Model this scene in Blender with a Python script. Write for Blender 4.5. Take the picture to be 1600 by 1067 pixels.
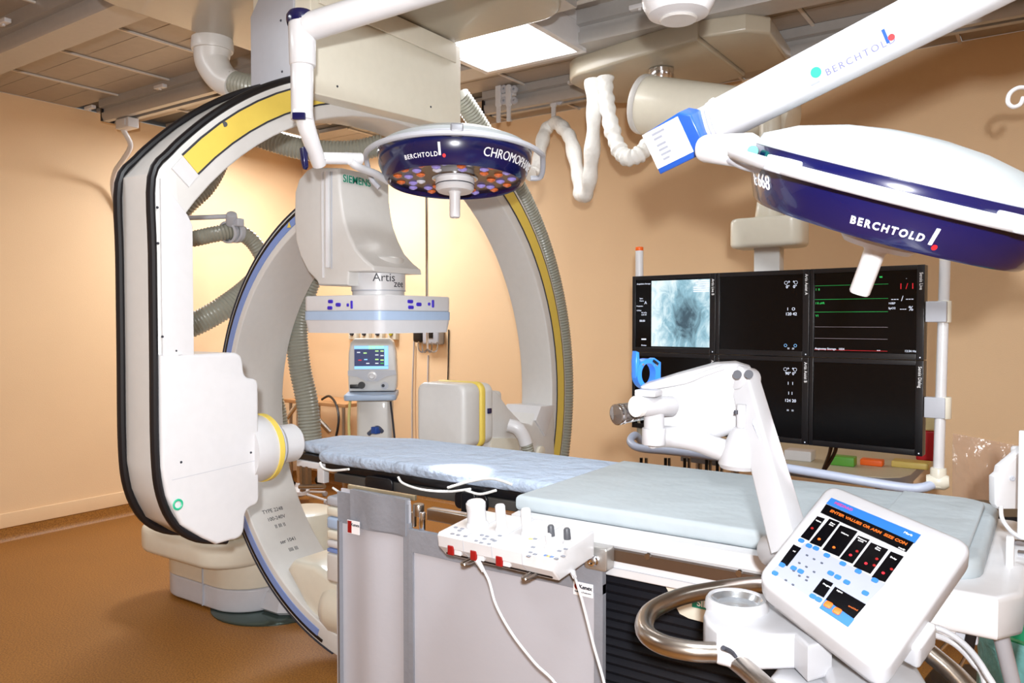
import bpy, bmesh, math, random
from mathutils import Matrix, Vector
random.seed(7)
PI = math.pi
for o in list(bpy.data.objects): bpy.data.objects.remove(o)
SC = bpy.context.scene
C = SC.collection

# ------------------------------------------------------------------ camera
CAMZ, FPX, YAW, PITCH = 1.5, 1230.0, math.radians(34.6), math.radians(1.56)
cam = bpy.data.cameras.new('camera'); cam.sensor_width = 36; cam.lens = FPX / 1600 * 36
cam.clip_start = 0.05; cam.clip_end = 60
camo = bpy.data.objects.new('camera', cam); C.objects.link(camo)
camo.location = (0, 0, CAMZ); camo.rotation_euler = (PI/2 - PITCH, 0, YAW)
SC.camera = camo
# ------------------------------------------------------------------ world, lights, exposure
w = bpy.data.worlds.new('room_world'); SC.world = w; w.use_nodes = True
w.node_tree.nodes['Background'].inputs[0].default_value = (1, .95, .9, 1)
w.node_tree.nodes['Background'].inputs[1].default_value = 0.3
SC.view_settings.view_transform = 'Standard'; SC.view_settings.look = 'None'
SC.view_settings.exposure = 0.12; SC.view_settings.gamma = 1; SC.view_settings.use_curve_mapping = False
def area(name, loc, size, power, color, target=None, sy=None):
    l = bpy.data.lights.new(name, 'AREA'); l.size = size; l.energy = power; l.color = color
    if sy: l.shape = 'RECTANGLE'; l.size_y = sy
    o = bpy.data.objects.new(name, l); C.objects.link(o); o.location = loc
    d = (Vector(target) - Vector(loc)) if target else Vector((0, 0, -1))
    o.rotation_euler = d.to_track_quat('-Z', 'Y').to_euler()
    return o
# the camera's own flash, a little above and right of the lens
area('camera_flash', (0.12, -0.165, 1.645), 0.055, 78, (.97, .985, 1.0), (-2.6, 3.6, 1.62))
# unseen area lights added as ambient fill, no fittings, in place of assumed luminaires
area('fill_light_room', (-0.2, 1.2, 2.98), 0.6, 56, (.90, .96, 1), None, 1.2)
area('fill_light_left', (-3.3, 0.2, 2.98), 0.6, 28, (.90, .96, 1), None, 1.2)
area('corner_light_boost', (-4.6, 4.05, 2.93), 0.6, 54, (.92, .96, 1))  # added boost next to the glowing ceiling light in the far corner
area('fill_light_right', (1.6, 2.6, 2.98), 0.6, 12, (.90, .96, 1), None, 1.2)
area('fill_light_back', (0.8, -1.2, 2.98), 0.8, 26, (.90, .96, 1), None, 1.2)

# ------------------------------------------------------------------ pixel rays (1600x1067 frame) used only as a measuring tape
RGT = Vector((math.cos(YAW), math.sin(YAW), 0))
FWH = Vector((-math.sin(YAW), math.cos(YAW), 0))
FW = FWH*math.cos(PITCH) + Vector((0, 0, -math.sin(PITCH)))
UP = RGT.cross(FW)
CAM = Vector((0, 0, CAMZ))
def ray(px, py): return FW + RGT*((px-800)/FPX) + UP*(-(py-533.5)/FPX)
def W(px, py, d): return CAM + ray(px, py)*d
def onplane(px, py, p, n):
    r = ray(px, py); n = Vector(n); return CAM + r*((Vector(p)-CAM).dot(n)/r.dot(n))
def WX(px, py, x): return onplane(px, py, (x, 0, 0), (1, 0, 0))
def WY(px, py, y): return onplane(px, py, (0, y, 0), (0, 1, 0))
def WZ(px, py, z): return onplane(px, py, (0, 0, z), (0, 0, 1))
def LD(lat, d, z): v = RGT*lat + FWH*d; return Vector((v.x, v.y, z))

# ------------------------------------------------------------------ materials
def lin(h):
    h = h.lstrip('#'); f = lambda v: v/12.92 if v <= .04045 else ((v+.055)/1.055)**2.4
    return tuple(f(int(h[i:i+2], 16)/255) for i in (0, 2, 4)) + (1,)
MATS = {}
def mat(name, col, rough=.45, metal=0, var=.04, scale=30, bump=0, bscale=200, bdist=.01, coat=0, emit=None, estr=0, alpha=1, trans=0, spec=.5):
    m = bpy.data.materials.new(name); m.use_nodes = True; nt = m.node_tree; b = nt.nodes['Principled BSDF']
    N, L = nt.nodes.new, nt.links.new
    col = lin(col) if isinstance(col, str) else col
    tc = N('ShaderNodeTexCoord'); no = N('ShaderNodeTexNoise'); no.inputs['Scale'].default_value = scale; no.inputs['Detail'].default_value = 3
    L(tc.outputs['Object'], no.inputs['Vector'])
    mp = N('ShaderNodeMapRange'); mp.inputs[3].default_value = 1-var; mp.inputs[4].default_value = 1+var
    L(no.outputs['Fac'], mp.inputs[0])
    mx = N('ShaderNodeVectorMath'); mx.operation = 'SCALE'; mx.inputs[0].default_value = col[:3]
    L(mp.outputs[0], mx.inputs['Scale']); L(mx.outputs[0], b.inputs['Base Color'])
    b.inputs['Roughness'].default_value = rough; b.inputs['Metallic'].default_value = metal
    b.inputs['Coat Weight'].default_value = coat; b.inputs['Alpha'].default_value = alpha
    b.inputs['Transmission Weight'].default_value = trans; b.inputs['Specular IOR Level'].default_value = spec
    if emit: b.inputs['Emission Color'].default_value = lin(emit); b.inputs['Emission Strength'].default_value = estr
    if bump:
        n2 = N('ShaderNodeTexNoise'); n2.inputs['Scale'].default_value = bscale; n2.inputs['Detail'].default_value = 4
        L(tc.outputs['Object'], n2.inputs['Vector'])
        bp = N('ShaderNodeBump'); bp.inputs['Strength'].default_value = bump; bp.inputs['Distance'].default_value = bdist
        L(n2.outputs['Fac'], bp.inputs['Height']); L(bp.outputs[0], b.inputs['Normal'])
    MATS[name] = m; return m
white = mat('white_enamel', '#d4d4d7', .32, coat=.2)
cream = mat('cream_enamel', '#e0dccd', .35, coat=.15)
shell = mat('warm_grey_shell', '#d2d1cf', .35, coat=.1)
greyw = mat('light_grey_plastic', '#b4b7c0', .4)
beige = mat('beige_cover', '#aba392', .3, coat=.2)
skirt = mat('pale_grey_skirt', '#c2c4cc', .4)
black = mat('black_rubber', '#0b0a10', .38)
blackp = mat('black_plastic', '#101014', .3)
yellow = mat('yellow_band', '#e3c95c', .4)
blue = mat('blue_band', '#7d95cf', .4)
pblue = mat('pale_blue_band', '#a9bfdc', .4)
navy = mat('navy_gloss', '#0c0f44', .22, coat=.5)
cobalt = mat('cobalt_plastic', '#2150a8', .3)
brightblue = mat('bright_blue_plastic', '#2f7be0', .3)
steel = mat('brushed_steel', '#b0a8a0', .28, 1, var=.08, scale=80)
chrome = mat('chrome', '#d8d8dc', .12, 1)
alu = mat('aluminium_profile', '#b4b2b0', .42, .4, var=.06)
darkalu = mat('dark_channel', '#4a4744', .5, .3)
hosem = mat('grey_hose', '#94958a', .3, coat=.4)
hosed = mat('hose_rib_shine', '#a9ab9e', .22, coat=.6)
purple = mat('purple_button', '#3a24b8', .3)
teal = mat('teal_print', '#0d8a72', .5)
inkd = mat('dark_ink', '#30323c', .6)
inkw = mat('white_ink', '#f2f2f4', .5)
red = mat('red_plastic', '#8e1414', .35)
redp = mat('red_print', '#e01c24', .5)
green = mat('green_sticker', '#20b487', .5)
orange = mat('orange_plastic', '#f0661a', .4)
curtg = mat('lead_curtain_trim', '#84868e', .6, var=.08, bump=.15, bscale=60)
curtw = mat('lead_curtain_fabric', '#b6b6be', .55, var=.04, scale=4, bump=.08, bscale=25)
padblue = mat('pale_blue_pad', '#b0bac0', .6, var=.03, scale=6, bump=.5, bscale=5, bdist=.03)
sheetb = mat('blue_sheet', '#b0bfd4', .75, var=.05, scale=8, bump=.8, bscale=14, bdist=.03)
woodt = mat('speckled_laminate', '#c7bda4', .45, var=.18, scale=260)
edge = mat('grey_edge', '#87888e', .4, .3)
brass = mat('tan_steel_bar', '#b3a68a', .35, .8)
clearp = mat('clear_film', '#f6dccc', .12, alpha=.34, bump=.8, bscale=12, coat=1)
paper = mat('paper_label', '#efedf0', .6)
ceilm = mat('ceiling_metal', '#a39a90', .42, .1, var=.10, scale=14)
striplit = mat('ceiling_strip', '#d6d0c8', .4, .0)
cloth = mat('white_sleeve', '#ecece9', .8, var=.05, bump=.6, bscale=40)
binm = mat('green_bin', '#2f9a6a', .4)
bag = mat('teal_bag', '#7fc0bf', .3, var=.2, bump=.8, bscale=25)
cyanp = mat('cyan_print', '#2468b4', .45)
palep = mat('pale_key_print', '#474c5a', .5)
pink = mat('pink_print', '#a8408c', .5)
led_o = mat('amber_lens', '#c0602c', .2, coat=1, emit='#ff7a2a', estr=.12)
led_w = mat('violet_lens', '#8478b8', .15, coat=1, emit='#b8a6ff', estr=.2)
led_b = mat('clear_lens', '#b0acb8', .1, coat=1, emit='#ffffff', estr=.2)
amberdisc = mat('amber_reflector', '#2c1a0c', .3, .3, var=.6, scale=60, coat=.5)
scr = mat('screen_glass', '#040406', .2, var=0, spec=.25)
glow_w = mat('screen_text_white', '#cfd6e4', .5, emit='#cfd8ec', estr=.5)
glow_g = mat('screen_trace_green', '#1fa34a', .5, emit='#20b050', estr=.55)
glow_r = mat('screen_trace_red', '#d01828', .5, emit='#e01828', estr=.4)
glow_p = mat('screen_trace_grey', '#8a7f86', .5, emit='#8a7f86', estr=.35)
glow_o = mat('orange_characters', '#a85010', .5, emit='#e07010', estr=.25)
glow_b = mat('screen_blue', '#7ab6ee', .5, emit='#8cc4f6', estr=.8)
glow_db = mat('screen_dark_blue', '#26305c', .5, emit='#26305c', estr=.5)
glow_y = mat('screen_green_bar', '#b4f08a', .5, emit='#b4f08a', estr=.8)
lampm = mat('luminous_diffuser', '#ffffff', .5, emit='#ffffff', estr=9)
ringled = mat('green_indicator', '#20a078', .4, emit='#20c090', estr=.25)

def wallmat():
    m = mat('peach_paint', '#eac9a0', .62, var=.03, scale=2.5, bump=.12, bscale=160); return m
wallm = wallmat()
def floormat():
    m = bpy.data.materials.new('brown_vinyl'); m.use_nodes = True; nt = m.node_tree; b = nt.nodes['Principled BSDF']
    N, L = nt.nodes.new, nt.links.new
    tc = N('ShaderNodeTexCoord'); n1 = N('ShaderNodeTexNoise'); n1.inputs['Scale'].default_value = 130; n1.inputs['Detail'].default_value = 6
    n2 = N('ShaderNodeTexNoise'); n2.inputs['Scale'].default_value = 1.6
    r = N('ShaderNodeValToRGB'); r.color_ramp.elements[0].position = .36; r.color_ramp.elements[0].color = lin('#855520')
    r.color_ramp.elements[1].position = .66; r.color_ramp.elements[1].color = lin('#b47a32')
    mx = N('ShaderNodeMixRGB'); mx.blend_type = 'MULTIPLY'; mx.inputs[0].default_value = .25
    L(tc.outputs['Object'], n1.inputs['Vector']); L(tc.outputs['Object'], n2.inputs['Vector'])
    L(n1.outputs['Fac'], r.inputs[0]); L(r.outputs[0], mx.inputs[1]); L(n2.outputs['Fac'], mx.inputs[2])
    L(mx.outputs[0], b.inputs['Base Color']); b.inputs['Roughness'].default_value = .5
    return m
floorm = floormat()
def xraymat():
    m = bpy.data.materials.new('fluoroscopy_image'); m.use_nodes = True; nt = m.node_tree; b = nt.nodes['Principled BSDF']
    N, L = nt.nodes.new, nt.links.new
    tc = N('ShaderNodeTexCoord'); sp = N('ShaderNodeSeparateXYZ'); L(tc.outputs['Generated'], sp.inputs[0])
    n1 = N('ShaderNodeTexNoise'); n1.inputs['Scale'].default_value = 4; n1.inputs['Detail'].default_value = 9; n1.inputs['Roughness'].default_value = .6; n1.inputs['Distortion'].default_value = 1.2
    L(tc.outputs['Generated'], n1.inputs['Vector'])
    g = N('ShaderNodeTexGradient'); g.gradient_type = 'SPHERICAL'; mpg = N('ShaderNodeMapping'); mpg.inputs['Location'].default_value = (-.62*1.7, 0, -.42*1.15); mpg.inputs['Scale'].default_value = (1.7, 0, 1.15)
    L(tc.outputs['Generated'], mpg.inputs[0]); L(mpg.outputs[0], g.inputs[0])
    s1 = N('ShaderNodeMath'); s1.operation = 'MULTIPLY_ADD'; s1.inputs[1].default_value = -.75; L(g.outputs['Fac'], s1.inputs[0])
    s2 = N('ShaderNodeMath'); s2.operation = 'MULTIPLY_ADD'; s2.inputs[1].default_value = 1.2; s2.inputs[2].default_value = .25; L(n1.outputs['Fac'], s2.inputs[0]); L(s2.outputs[0], s1.inputs[2])
    r = N('ShaderNodeValToRGB'); e = r.color_ramp.elements; e[0].position = .12; e[0].color = lin('#33505f'); e[1].position = .86; e[1].color = lin('#e9fbff')
    x = r.color_ramp.elements.new(.5); x.color = lin('#8fbccd')
    L(s1.outputs[0], r.inputs[0]); b.inputs['Base Color'].default_value = (.02, .02, .02, 1)
    L(r.outputs[0], b.inputs['Emission Color']); b.inputs['Emission Strength'].default_value = 1.0; b.inputs['Roughness'].default_value = .3
    return m
xray = xraymat()

# ------------------------------------------------------------------ mesh builder
def catmull(pts, k=8, closed=False):
    P = [Vector(p) for p in pts]; n = len(P); out = []
    if n < 3 or k <= 1: return P
    rng = range(n if closed else n-1)
    for i in rng:
        if closed: a, b, c, d = P[(i-1) % n], P[i], P[(i+1) % n], P[(i+2) % n]
        else: a, b, c, d = P[max(i-1, 0)], P[i], P[i+1], P[min(i+2, n-1)]
        for j in range(k):
            t = j/k; out.append(.5*((2*b) + (c-a)*t + (2*a-5*b+4*c-d)*t*t + (3*b-a-3*c+d)*t**3))
    if not closed: out.append(P[-1])
    return out
def frame(o, x, y, z):
    m = Matrix.Identity(4)
    for i, v in enumerate((x, y, z, o)):
        for j in range(3): m[j][i] = v[j]
    return m
def YZ(x=0): return frame((x, 0, 0), (0, 1, 0), (0, 0, 1), (1, 0, 0))      # local x,y,z -> Y,Z,X
def XZ(y=0): return frame((0, y, 0), (1, 0, 0), (0, 0, 1), (0, -1, 0))     # local x,y,z -> X,Z,-Y
def axis_frame(o, z, xhint=None):
    z = Vector(z).normalized(); h = Vector(xhint) if xhint else (Vector((1, 0, 0)) if abs(z.x) < .9 else Vector((0, 1, 0)))
    y = z.cross(h).normalized(); x = y.cross(z); return frame(o, x, y, z)
class MB:
    def __init__(s): s.V = []; s.F = []
    def add(s, vs, fs, M=None):
        o = len(s.V); s.V += [(M @ Vector(v)) if M else Vector(v) for v in vs]; s.F += [tuple(i+o for i in f) for f in fs]; return s
    def frombm(s, bm, M=None):
        bm.verts.index_update(); s.add([v.co.copy() for v in bm.verts], [[v.index for v in f.verts] for f in bm.faces], M); bm.free(); return s
    def box(s, x0, x1, y0, y1, z0, z1, bev=0, M=None, seg=3):
        bm = bmesh.new(); vs = [bm.verts.new((x, y, z)) for x in (x0, x1) for y in (y0, y1) for z in (z0, z1)]
        for f in ((0, 1, 3, 2), (4, 6, 7, 5), (0, 4, 5, 1), (2, 3, 7, 6), (0, 2, 6, 4), (1, 5, 7, 3)): bm.faces.new([vs[i] for i in f])
        if bev: bmesh.ops.bevel(bm, geom=bm.edges[:], offset=bev, segments=seg, profile=.6, affect='EDGES')
        return s.frombm(bm, M)
    def prism(s, pts, h0, h1, M=None, bev=0, seg=3):
        P = []
        for p in pts:
            q = Vector((p[0], p[1]))
            if not P or (q-P[-1]).length > 1e-6: P.append(q)
        if (P[0]-P[-1]).length < 1e-6: P.pop()
        n = len(P); ar = sum(P[i].x*P[(i+1) % n].y-P[(i+1) % n].x*P[i].y for i in range(n)); sg = 1 if ar > 0 else -1
        nr = []
        for i in range(n):
            e = (P[(i+1) % n]-P[i]).normalized(); nr.append(Vector((-e.y, e.x))*sg)
        mt = []
        for i in range(n):
            m = (nr[i-1]+nr[i])/max(1+nr[i-1].dot(nr[i]), .35); mt.append(m)
        sh = 1 if h1 > h0 else -1
        lv = [(0, h0), (0, h1)]
        if bev:
            b = min(bev, abs(h1-h0)/2.01); lv = []
            for i in range(seg+1): t = PI/2*i/seg; lv.append((b*(1-math.sin(t)), h0+sh*b*(1-math.cos(t))))
            lv += [(d, h1-(h-h0)) for d, h in lv[::-1]]
        V = []; F = []
        for d, h in lv: V += [(p.x+m.x*d, p.y+m.y*d, h) for p, m in zip(P, mt)]
        for k in range(len(lv)-1):
            for i in range(n): j = (i+1) % n; F.append((k*n+i, k*n+j, (k+1)*n+j, (k+1)*n+i))
        F.append(tuple(range(n))[::-1]); F.append(tuple((len(lv)-1)*n+i for i in range(n)))
        return s.add(V, F, M)
    def slab(s, pts, n, t, bev=0):       # world polygon extruded along n by t
        P = [Vector(p) for p in pts]; n = Vector(n).normalized(); M = axis_frame(P[0], n); Mi = M.inverted()
        return s.prism([(Mi @ p).xy for p in P], 0, t, M, bev)
    def cyl(s, p0, p1, r0, r1=None, n=24, bev=0):
        r1 = r0 if r1 is None else r1; p0 = Vector(p0); p1 = Vector(p1); L = (p1-p0).length
        pr = [(0, 0), (r0, 0), (r1, L), (0, L)]
        if bev: pr = [(0, 0), (r0-bev, 0), (r0-bev*.3, bev*.3), (r0, bev), (r1, L-bev), (r1-bev*.3, L-bev*.3), (r1-bev, L), (0, L)]
        return s.lathe(pr, axis_frame(p0, p1-p0), n)
    def lathe(s, prof, M=None, n=32):
        V = []; F = []; idx = []
        for r, h in prof:
            if r < 1e-6: idx.append([len(V)]); V.append((0, 0, h))
            else: idx.append(list(range(len(V), len(V)+n))); V += [(r*math.cos(2*PI*i/n), r*math.sin(2*PI*i/n), h) for i in range(n)]
        for a, b in zip(idx, idx[1:]):
            for i in range(n):
                j = (i+1) % n
                if len(a) == 1 and len(b) == 1: break
                if len(a) == 1: F.append((a[0], b[j], b[i]))
                elif len(b) == 1: F.append((a[i], a[j], b[0]))
                else: F.append((a[i], a[j], b[j], b[i]))
        return s.add(V, F, M)
    def tube(s, pts, r, n=12, k=6, closed=False, ripple=0, step=None, caps=True, flat=None):
        P = catmull(pts, k, closed)
        if step:                        # resample evenly
            Q = [P[0]]; acc = 0
            for a, b in zip(P, P[1:]):
                L = (b-a).length; t = step-acc
                while t <= L: Q.append(a+(b-a)*(t/L)); t += step
                acc = L-(t-step)
            P = Q
        m = len(P); V = []; F = []; up = None
        rad = r if callable(r) else (lambda t: r)
        for i, p in enumerate(P):
            if closed: T = P[(i+1) % m]-P[(i-1) % m]
            else: T = P[min(i+1, m-1)]-P[max(i-1, 0)]
            T.normalize()
            if up is None: up = Vector((0, 0, 1)) if abs(T.z) < .9 else Vector((1, 0, 0))
            x = T.cross(up).normalized(); up = x.cross(T).normalized()
            q = rad(i/max(m-1, 1))
            if ripple and i % 2: q *= 1-ripple
            for j in range(n):
                a = 2*PI*j/n; V.append(p + x*math.cos(a)*q*(flat or 1) + up*math.sin(a)*q)
        for i in range(m if closed else m-1):
            for j in range(n):
                a = i*n+j; b = i*n+(j+1) % n; c = ((i+1) % m)*n+(j+1) % n; d = ((i+1) % m)*n+j; F.append((a, b, c, d))
        if caps and not closed: F.append(tuple(range(n))[::-1]); F.append(tuple((m-1)*n+j for j in range(n)))
        return s.add(V, F)
WL = {}      # world location of every object
def finish(o, parent, label):
    if parent: o.parent = parent
    if label: o['label'] = label
    C.objects.link(o); return o
def build(name, mb, m, parent=None, label=None, angle=35):
    vs = mb.V; P = Vector(WL[parent.name]) if parent else None
    if parent is None:
        xs = [v.x for v in vs]; ys = [v.y for v in vs]; zs = [v.z for v in vs]
        o0 = Vector(((min(xs)+max(xs))/2, (min(ys)+max(ys))/2, min(zs)))
    else:
        c = sum(vs, Vector())/len(vs); o0 = c
    me = bpy.data.meshes.new(name); me.from_pydata([tuple(v-o0) for v in vs], [], mb.F); me.materials.append(m)
    bm = bmesh.new(); bm.from_mesh(me); bmesh.ops.recalc_face_normals(bm, faces=bm.faces[:]); bm.to_mesh(me); bm.free()
    me.polygons.foreach_set('use_smooth', [True]*len(me.polygons)); me.set_sharp_from_angle(angle=math.radians(angle)); me.update()
    o = bpy.data.objects.new(name, me); o.location = o0-(P or Vector()); finish(o, parent, label); WL[o.name] = o0
    return o
def thing(name, label, cat, loc, group=None):
    o = bpy.data.objects.new(name, None); o.empty_display_size = .1; o.location = loc; WL[o.name] = Vector(loc)
    C.objects.link(o); o['label'] = label; o['category'] = cat
    if group: o['group'] = group
    return o
def solo(name, mb, m, label, cat, group=None, **k):
    o = build(name, mb, m, None, label, **k); o['category'] = cat
    if group: o['group'] = group
    return o
def struct(name, mb, m, parent=None, **k):
    o = build(name, mb, m, parent, **k)
    if not parent: o['kind'] = 'structure'
    return o
def lettering(s, size, M, m, parent, bend=None, depth=.0006, name='lettering', align='CENTER', sx=1.0, bold=0, sp=1.0):
    cu = bpy.data.curves.new('tmp', 'FONT'); cu.body = s; cu.size = size; cu.align_x = align; cu.align_y = 'CENTER'; cu.extrude = depth; cu.offset = bold; cu.space_character = sp; cu.resolution_u = 3
    t = bpy.data.objects.new('tmp', cu); C.objects.link(t); dg = bpy.context.evaluated_depsgraph_get(); dg.update()
    me = bpy.data.meshes.new_from_object(t.evaluated_get(dg)); bpy.data.objects.remove(t)
    mb = MB(); vs = []
    for v in me.vertices:
        p = Vector((v.co.x*sx, v.co.y, v.co.z)); vs.append(bend(p) if bend else p)
    if not vs: return None
    mb.add(vs, [tuple(p.vertices) for p in me.polygons], M); bpy.data.meshes.remove(me)
    return build(name, mb, m, parent)
def circ(cx, cy, r, a0, a1, n): return [(cx+r*math.cos(math.radians(a0+(a1-a0)*i/n)), cy+r*math.sin(math.radians(a0+(a1-a0)*i/n))) for i in range(n+1)]
def rrect(x0, x1, y0, y1, r, n=5):
    return circ(x1-r, y1-r, r, 0, 90, n)+circ(x0+r, y1-r, r, 90, 180, n)+circ(x0+r, y0+r, r, 180, 270, n)+circ(x1-r, y0+r, r, 270, 360, n)
def hose(mb, pts, r, ripple=.1, pitch=.012): return mb.tube(pts, r, 16, 10, ripple=ripple, step=pitch/2*1.0)
def screwheads(parent, pts, n, r=.006, m=None):
    for p in pts:
        build('screw', MB().cyl(Vector(p)-Vector(n)*.001, Vector(p)+Vector(n)*.0025, r, r*.7, 8), m or inkd, parent)
#PART2
# ================================================================== THE ROOM
XL, XR, YB, YF, ZC = -5.85, 3.0, 5.0, -2.5, 3.03
struct('floor', MB().box(XL-.1, XR+.1, YF-.1, YB+.1, -.1, 0), floorm)
wl = struct('wall_left', MB().box(XL-.1, XL, YF, YB, 0, ZC), wallm)
wb = struct('wall_back', MB().box(XL-.1, XR+.1, YB, YB+.1, 0, ZC), wallm)
struct('wall_right', MB().box(XR, XR+.1, YF, YB, 0, ZC), wallm)
struct('wall_front', MB().box(XL-.1, XR+.1, YF-.1, YF, 0, ZC), wallm)
cove = lambda s: [(0, 0), (.035, 0), (.02, .012), (.012, .035), (.012, .085), (0, .09)]
struct('baseboard_left', MB().prism([(p[0], p[1]) for p in cove(0)], YF, YB-.012, frame((XL, 0, 0), (1, 0, 0), (0, 0, 1), (0, 1, 0))), floorm)
struct('baseboard_back', MB().prism([(-p[0], p[1]) for p in cove(0)], XL, XR, frame((0, YB, 0), (0, 1, 0), (0, 0, 1), (1, 0, 0))), floorm)
struct('trim_1', MB().box(XL, XL+.012, YF, YB, .09, .19, .004), wallm)
struct('trim_2', MB().box(XL+.012, XR, YB-.012, YB, .09, .19, .004), wallm)
ceil = struct('ceiling', MB().box(XL-.1, XR+.1, YF, YB, ZC+.03, ZC+.1), darkalu)
rows = [(-2.5, -1.0), (-1.0, .35), (.35, 1.12), (1.12, 1.88), (2.02, 2.93), (3.07, 3.42), (3.62, 4.27), (4.45, 5.0)]
pcache = {}
for iy, (y0, y1) in enumerate(rows):
    x = XL; ix = 0
    while x < XR-.05:
        x1 = min(x+.6, XR)
        key = (iy, round(x1-x, 3))
        if key in pcache:
            o = pcache[key].copy(); C.objects.link(o)
            o.location.x += x-pcache[key]['x0']; WL[o.name] = Vector(o.location)
        else:
            mb = MB().box(x+.006, x1-.006, y0+.004, y1-.004, ZC, ZC+.028)
            k = max(2, int((y1-y0)/.18))
            for j in range(1, k): yy = y0+(y1-y0)*j/k; mb.box(x+.012, x1-.012, yy-.0035, yy+.0035, ZC-.002, ZC)
            o = build('ceiling_panel', mb, ceilm, ceil); o['x0'] = x; pcache[key] = o
        x += .6; ix += 1
for ix in range(1, 15):
    x = XL+.6*ix
    struct('seam_strip', MB().box(x-.012, x+.004, .35, 1.88, ZC-.012, ZC-.002).box(x-.012, x+.004, 2.02, 2.93, ZC-.012, ZC-.002).box(x-.012, x+.004, 3.07, 4.27, ZC-.012, ZC-.002).box(x-.012, x+.004, 4.45, 5.0, ZC-.012, ZC-.002), striplit, ceil)

# ceiling rails running parallel to the back wall
def rail(x0, x1, y, lab, zb=2.89, wdt=.14, flat=False):
    h = ZC-zb; a = wdt/2
    t = thing('ceiling_rail', lab, 'rail', ((x0+x1)/2, y, zb), 'aluminium ceiling rails')
    M = frame((0, y, zb), (0, 1, 0), (0, 0, 1), (1, 0, 0))
    prof = [(-a, .03), (-a+.012, .0), (-a*.28, 0), (-a*.28, .022), (a*.28, .022), (a*.28, 0), (a-.012, 0), (a, .03), (a, .055), (a-.014, .06), (a-.014, .085), (a+.02, .09), (a+.02, h), (-a-.02, h), (-a-.02, .09), (-a+.014, .085), (-a+.014, .06), (-a, .055)]
    if flat: prof = [(-a, .012), (-a+.006, .0), (a-.006, 0), (a, .012), (a, .055), (a-.014, .06), (a-.014, .085), (a+.02, .09), (a+.02, h), (-a-.02, h), (-a-.02, .09), (-a+.014, .085), (-a+.014, .06), (-a, .055)]
    build('profile', MB().prism(prof, x0, x1, M), alu, t)
    if not flat: build('slot', MB().box(x0+.3, x1-.01, y-a*.26, y+a*.26, zb+.018, zb+.026), darkalu, t)
    build('end_cap', MB().box(x0-.02, x0, y-a, y+a, zb, zb+.09, .004), blackp, t)
    return t
rA = rail(-5.80, -1.2, 1.95, 'wide aluminium ceiling rail nearest the camera at top left', 2.87, .17, True)
rB = rail(-5.50, -1.65, 3.0, 'aluminium ceiling rail ending near the left wall above its white junction box')
rC = rail(-3.15, 2.9, 3.52, 'aluminium ceiling rail over the white ceiling light, front of the back pair', 2.87, .17, True)
rD = rail(-3.19, 2.9, 4.36, 'aluminium ceiling rail beside the back wall carrying the cable hangers')
# small white retaining clips between panels and rails
def clip(p, lab):
    M = Matrix.Translation(p)
    solo('rail_clip', MB().box(-.05, .05, -.016, .016, -.022, 0, .004, M).cyl(Vector(p)+Vector((0, 0, -.03)), Vector(p)+Vector((0, 0, -.021)), .008, n=8), white, lab, 'clip', 'white ceiling rail clips')
clipl = [((-4.28, 1.80), 'white ceiling clip on the far left rail, at the very left'), ((-3.68, 1.80), 'white ceiling clip near the top left, right of another clip'),
         ((-5.50, 2.85), 'white ceiling clip at the left end of the thin rail'), ((-4.65, 2.85), 'white ceiling clip midway on the left thin rail'),
         ((-1.62, 3.40), 'white ceiling clip just right of the ceiling light'), ((-.42, 3.40), 'white ceiling clip right of the white ceiling hub'),
         ((-2.45, 4.24), 'white ceiling clip beside the cable hanger'), ((-.5, 4.24), 'white ceiling clip right of the monitor trolley'), ((-2.95, 4.24), 'white ceiling clip behind the ceiling light')]
for (x, y), l in clipl: clip((x, y, ZC-.055), l)

# ceiling light
t = thing('ceiling_light', 'square glowing ceiling light in white raised frame', 'light', (-2.27, 3.2, 2.87))
X0, X1, Y0, Y1 = -2.60, -1.97, 2.86, 3.52
fr = MB()
fr.box(X0, X1, Y0, Y0+.035, 2.85, 2.98, .003).box(X0, X1, Y1-.035, Y1, 2.85, 2.98, .003).box(X0, X0+.035, Y0+.035, Y1-.035, 2.85, 2.98, .003).box(X1-.035, X1, Y0+.035, Y1-.035, 2.85, 2.98, .003).box(X0, X1, Y0, Y1, 2.98, ZC)
build('frame', fr, white, t)
build('diffuser', MB().box(X0+.035, X1-.035, Y0+.035, Y1-.035, 2.862, 2.87), lampm, t)

t = thing('ceiling_light', 'glowing ceiling light in the far corner seen through the ring arm', 'light', (-5.2, 4.05, 2.95))
build('frame', MB().box(-5.52, -4.90, 3.73, 3.76, 2.95, 3.03).box(-5.52, -4.90, 4.34, 4.37, 2.95, 3.03).box(-5.52, -5.49, 3.76, 4.34, 2.95, 3.03).box(-4.93, -4.90, 3.76, 4.34, 2.95, 3.03), white, t)
build('diffuser', MB().box(-5.49, -4.93, 3.76, 4.34, 2.955, 2.965), lampm, t)
# junction box and white conduit on the left wall
solo('junction_box', MB().box(-5.38, -5.22, 2.96, 3.04, 2.82, 2.888, .008).box(-5.35, -5.25, 2.952, 2.962, 2.835, 2.875, .002), white, 'small white junction box hanging under the left end of a ceiling rail', 'box')
pts = [Vector((-5.36, 3.0, 2.83)), WX(203, 222, -5.38), WX(202, 234, -5.42), WX(192, 250, -5.52), WX(180, 268, -5.66), WX(176, 290, -5.78), WX(181, 320, -5.83), WX(190, 345, -5.83), WX(196, 400, -5.83)]
solo('conduit', MB().tube(pts, .018, 12), white, 'white flexible conduit curving down the left wall from the junction box', 'cable')

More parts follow.
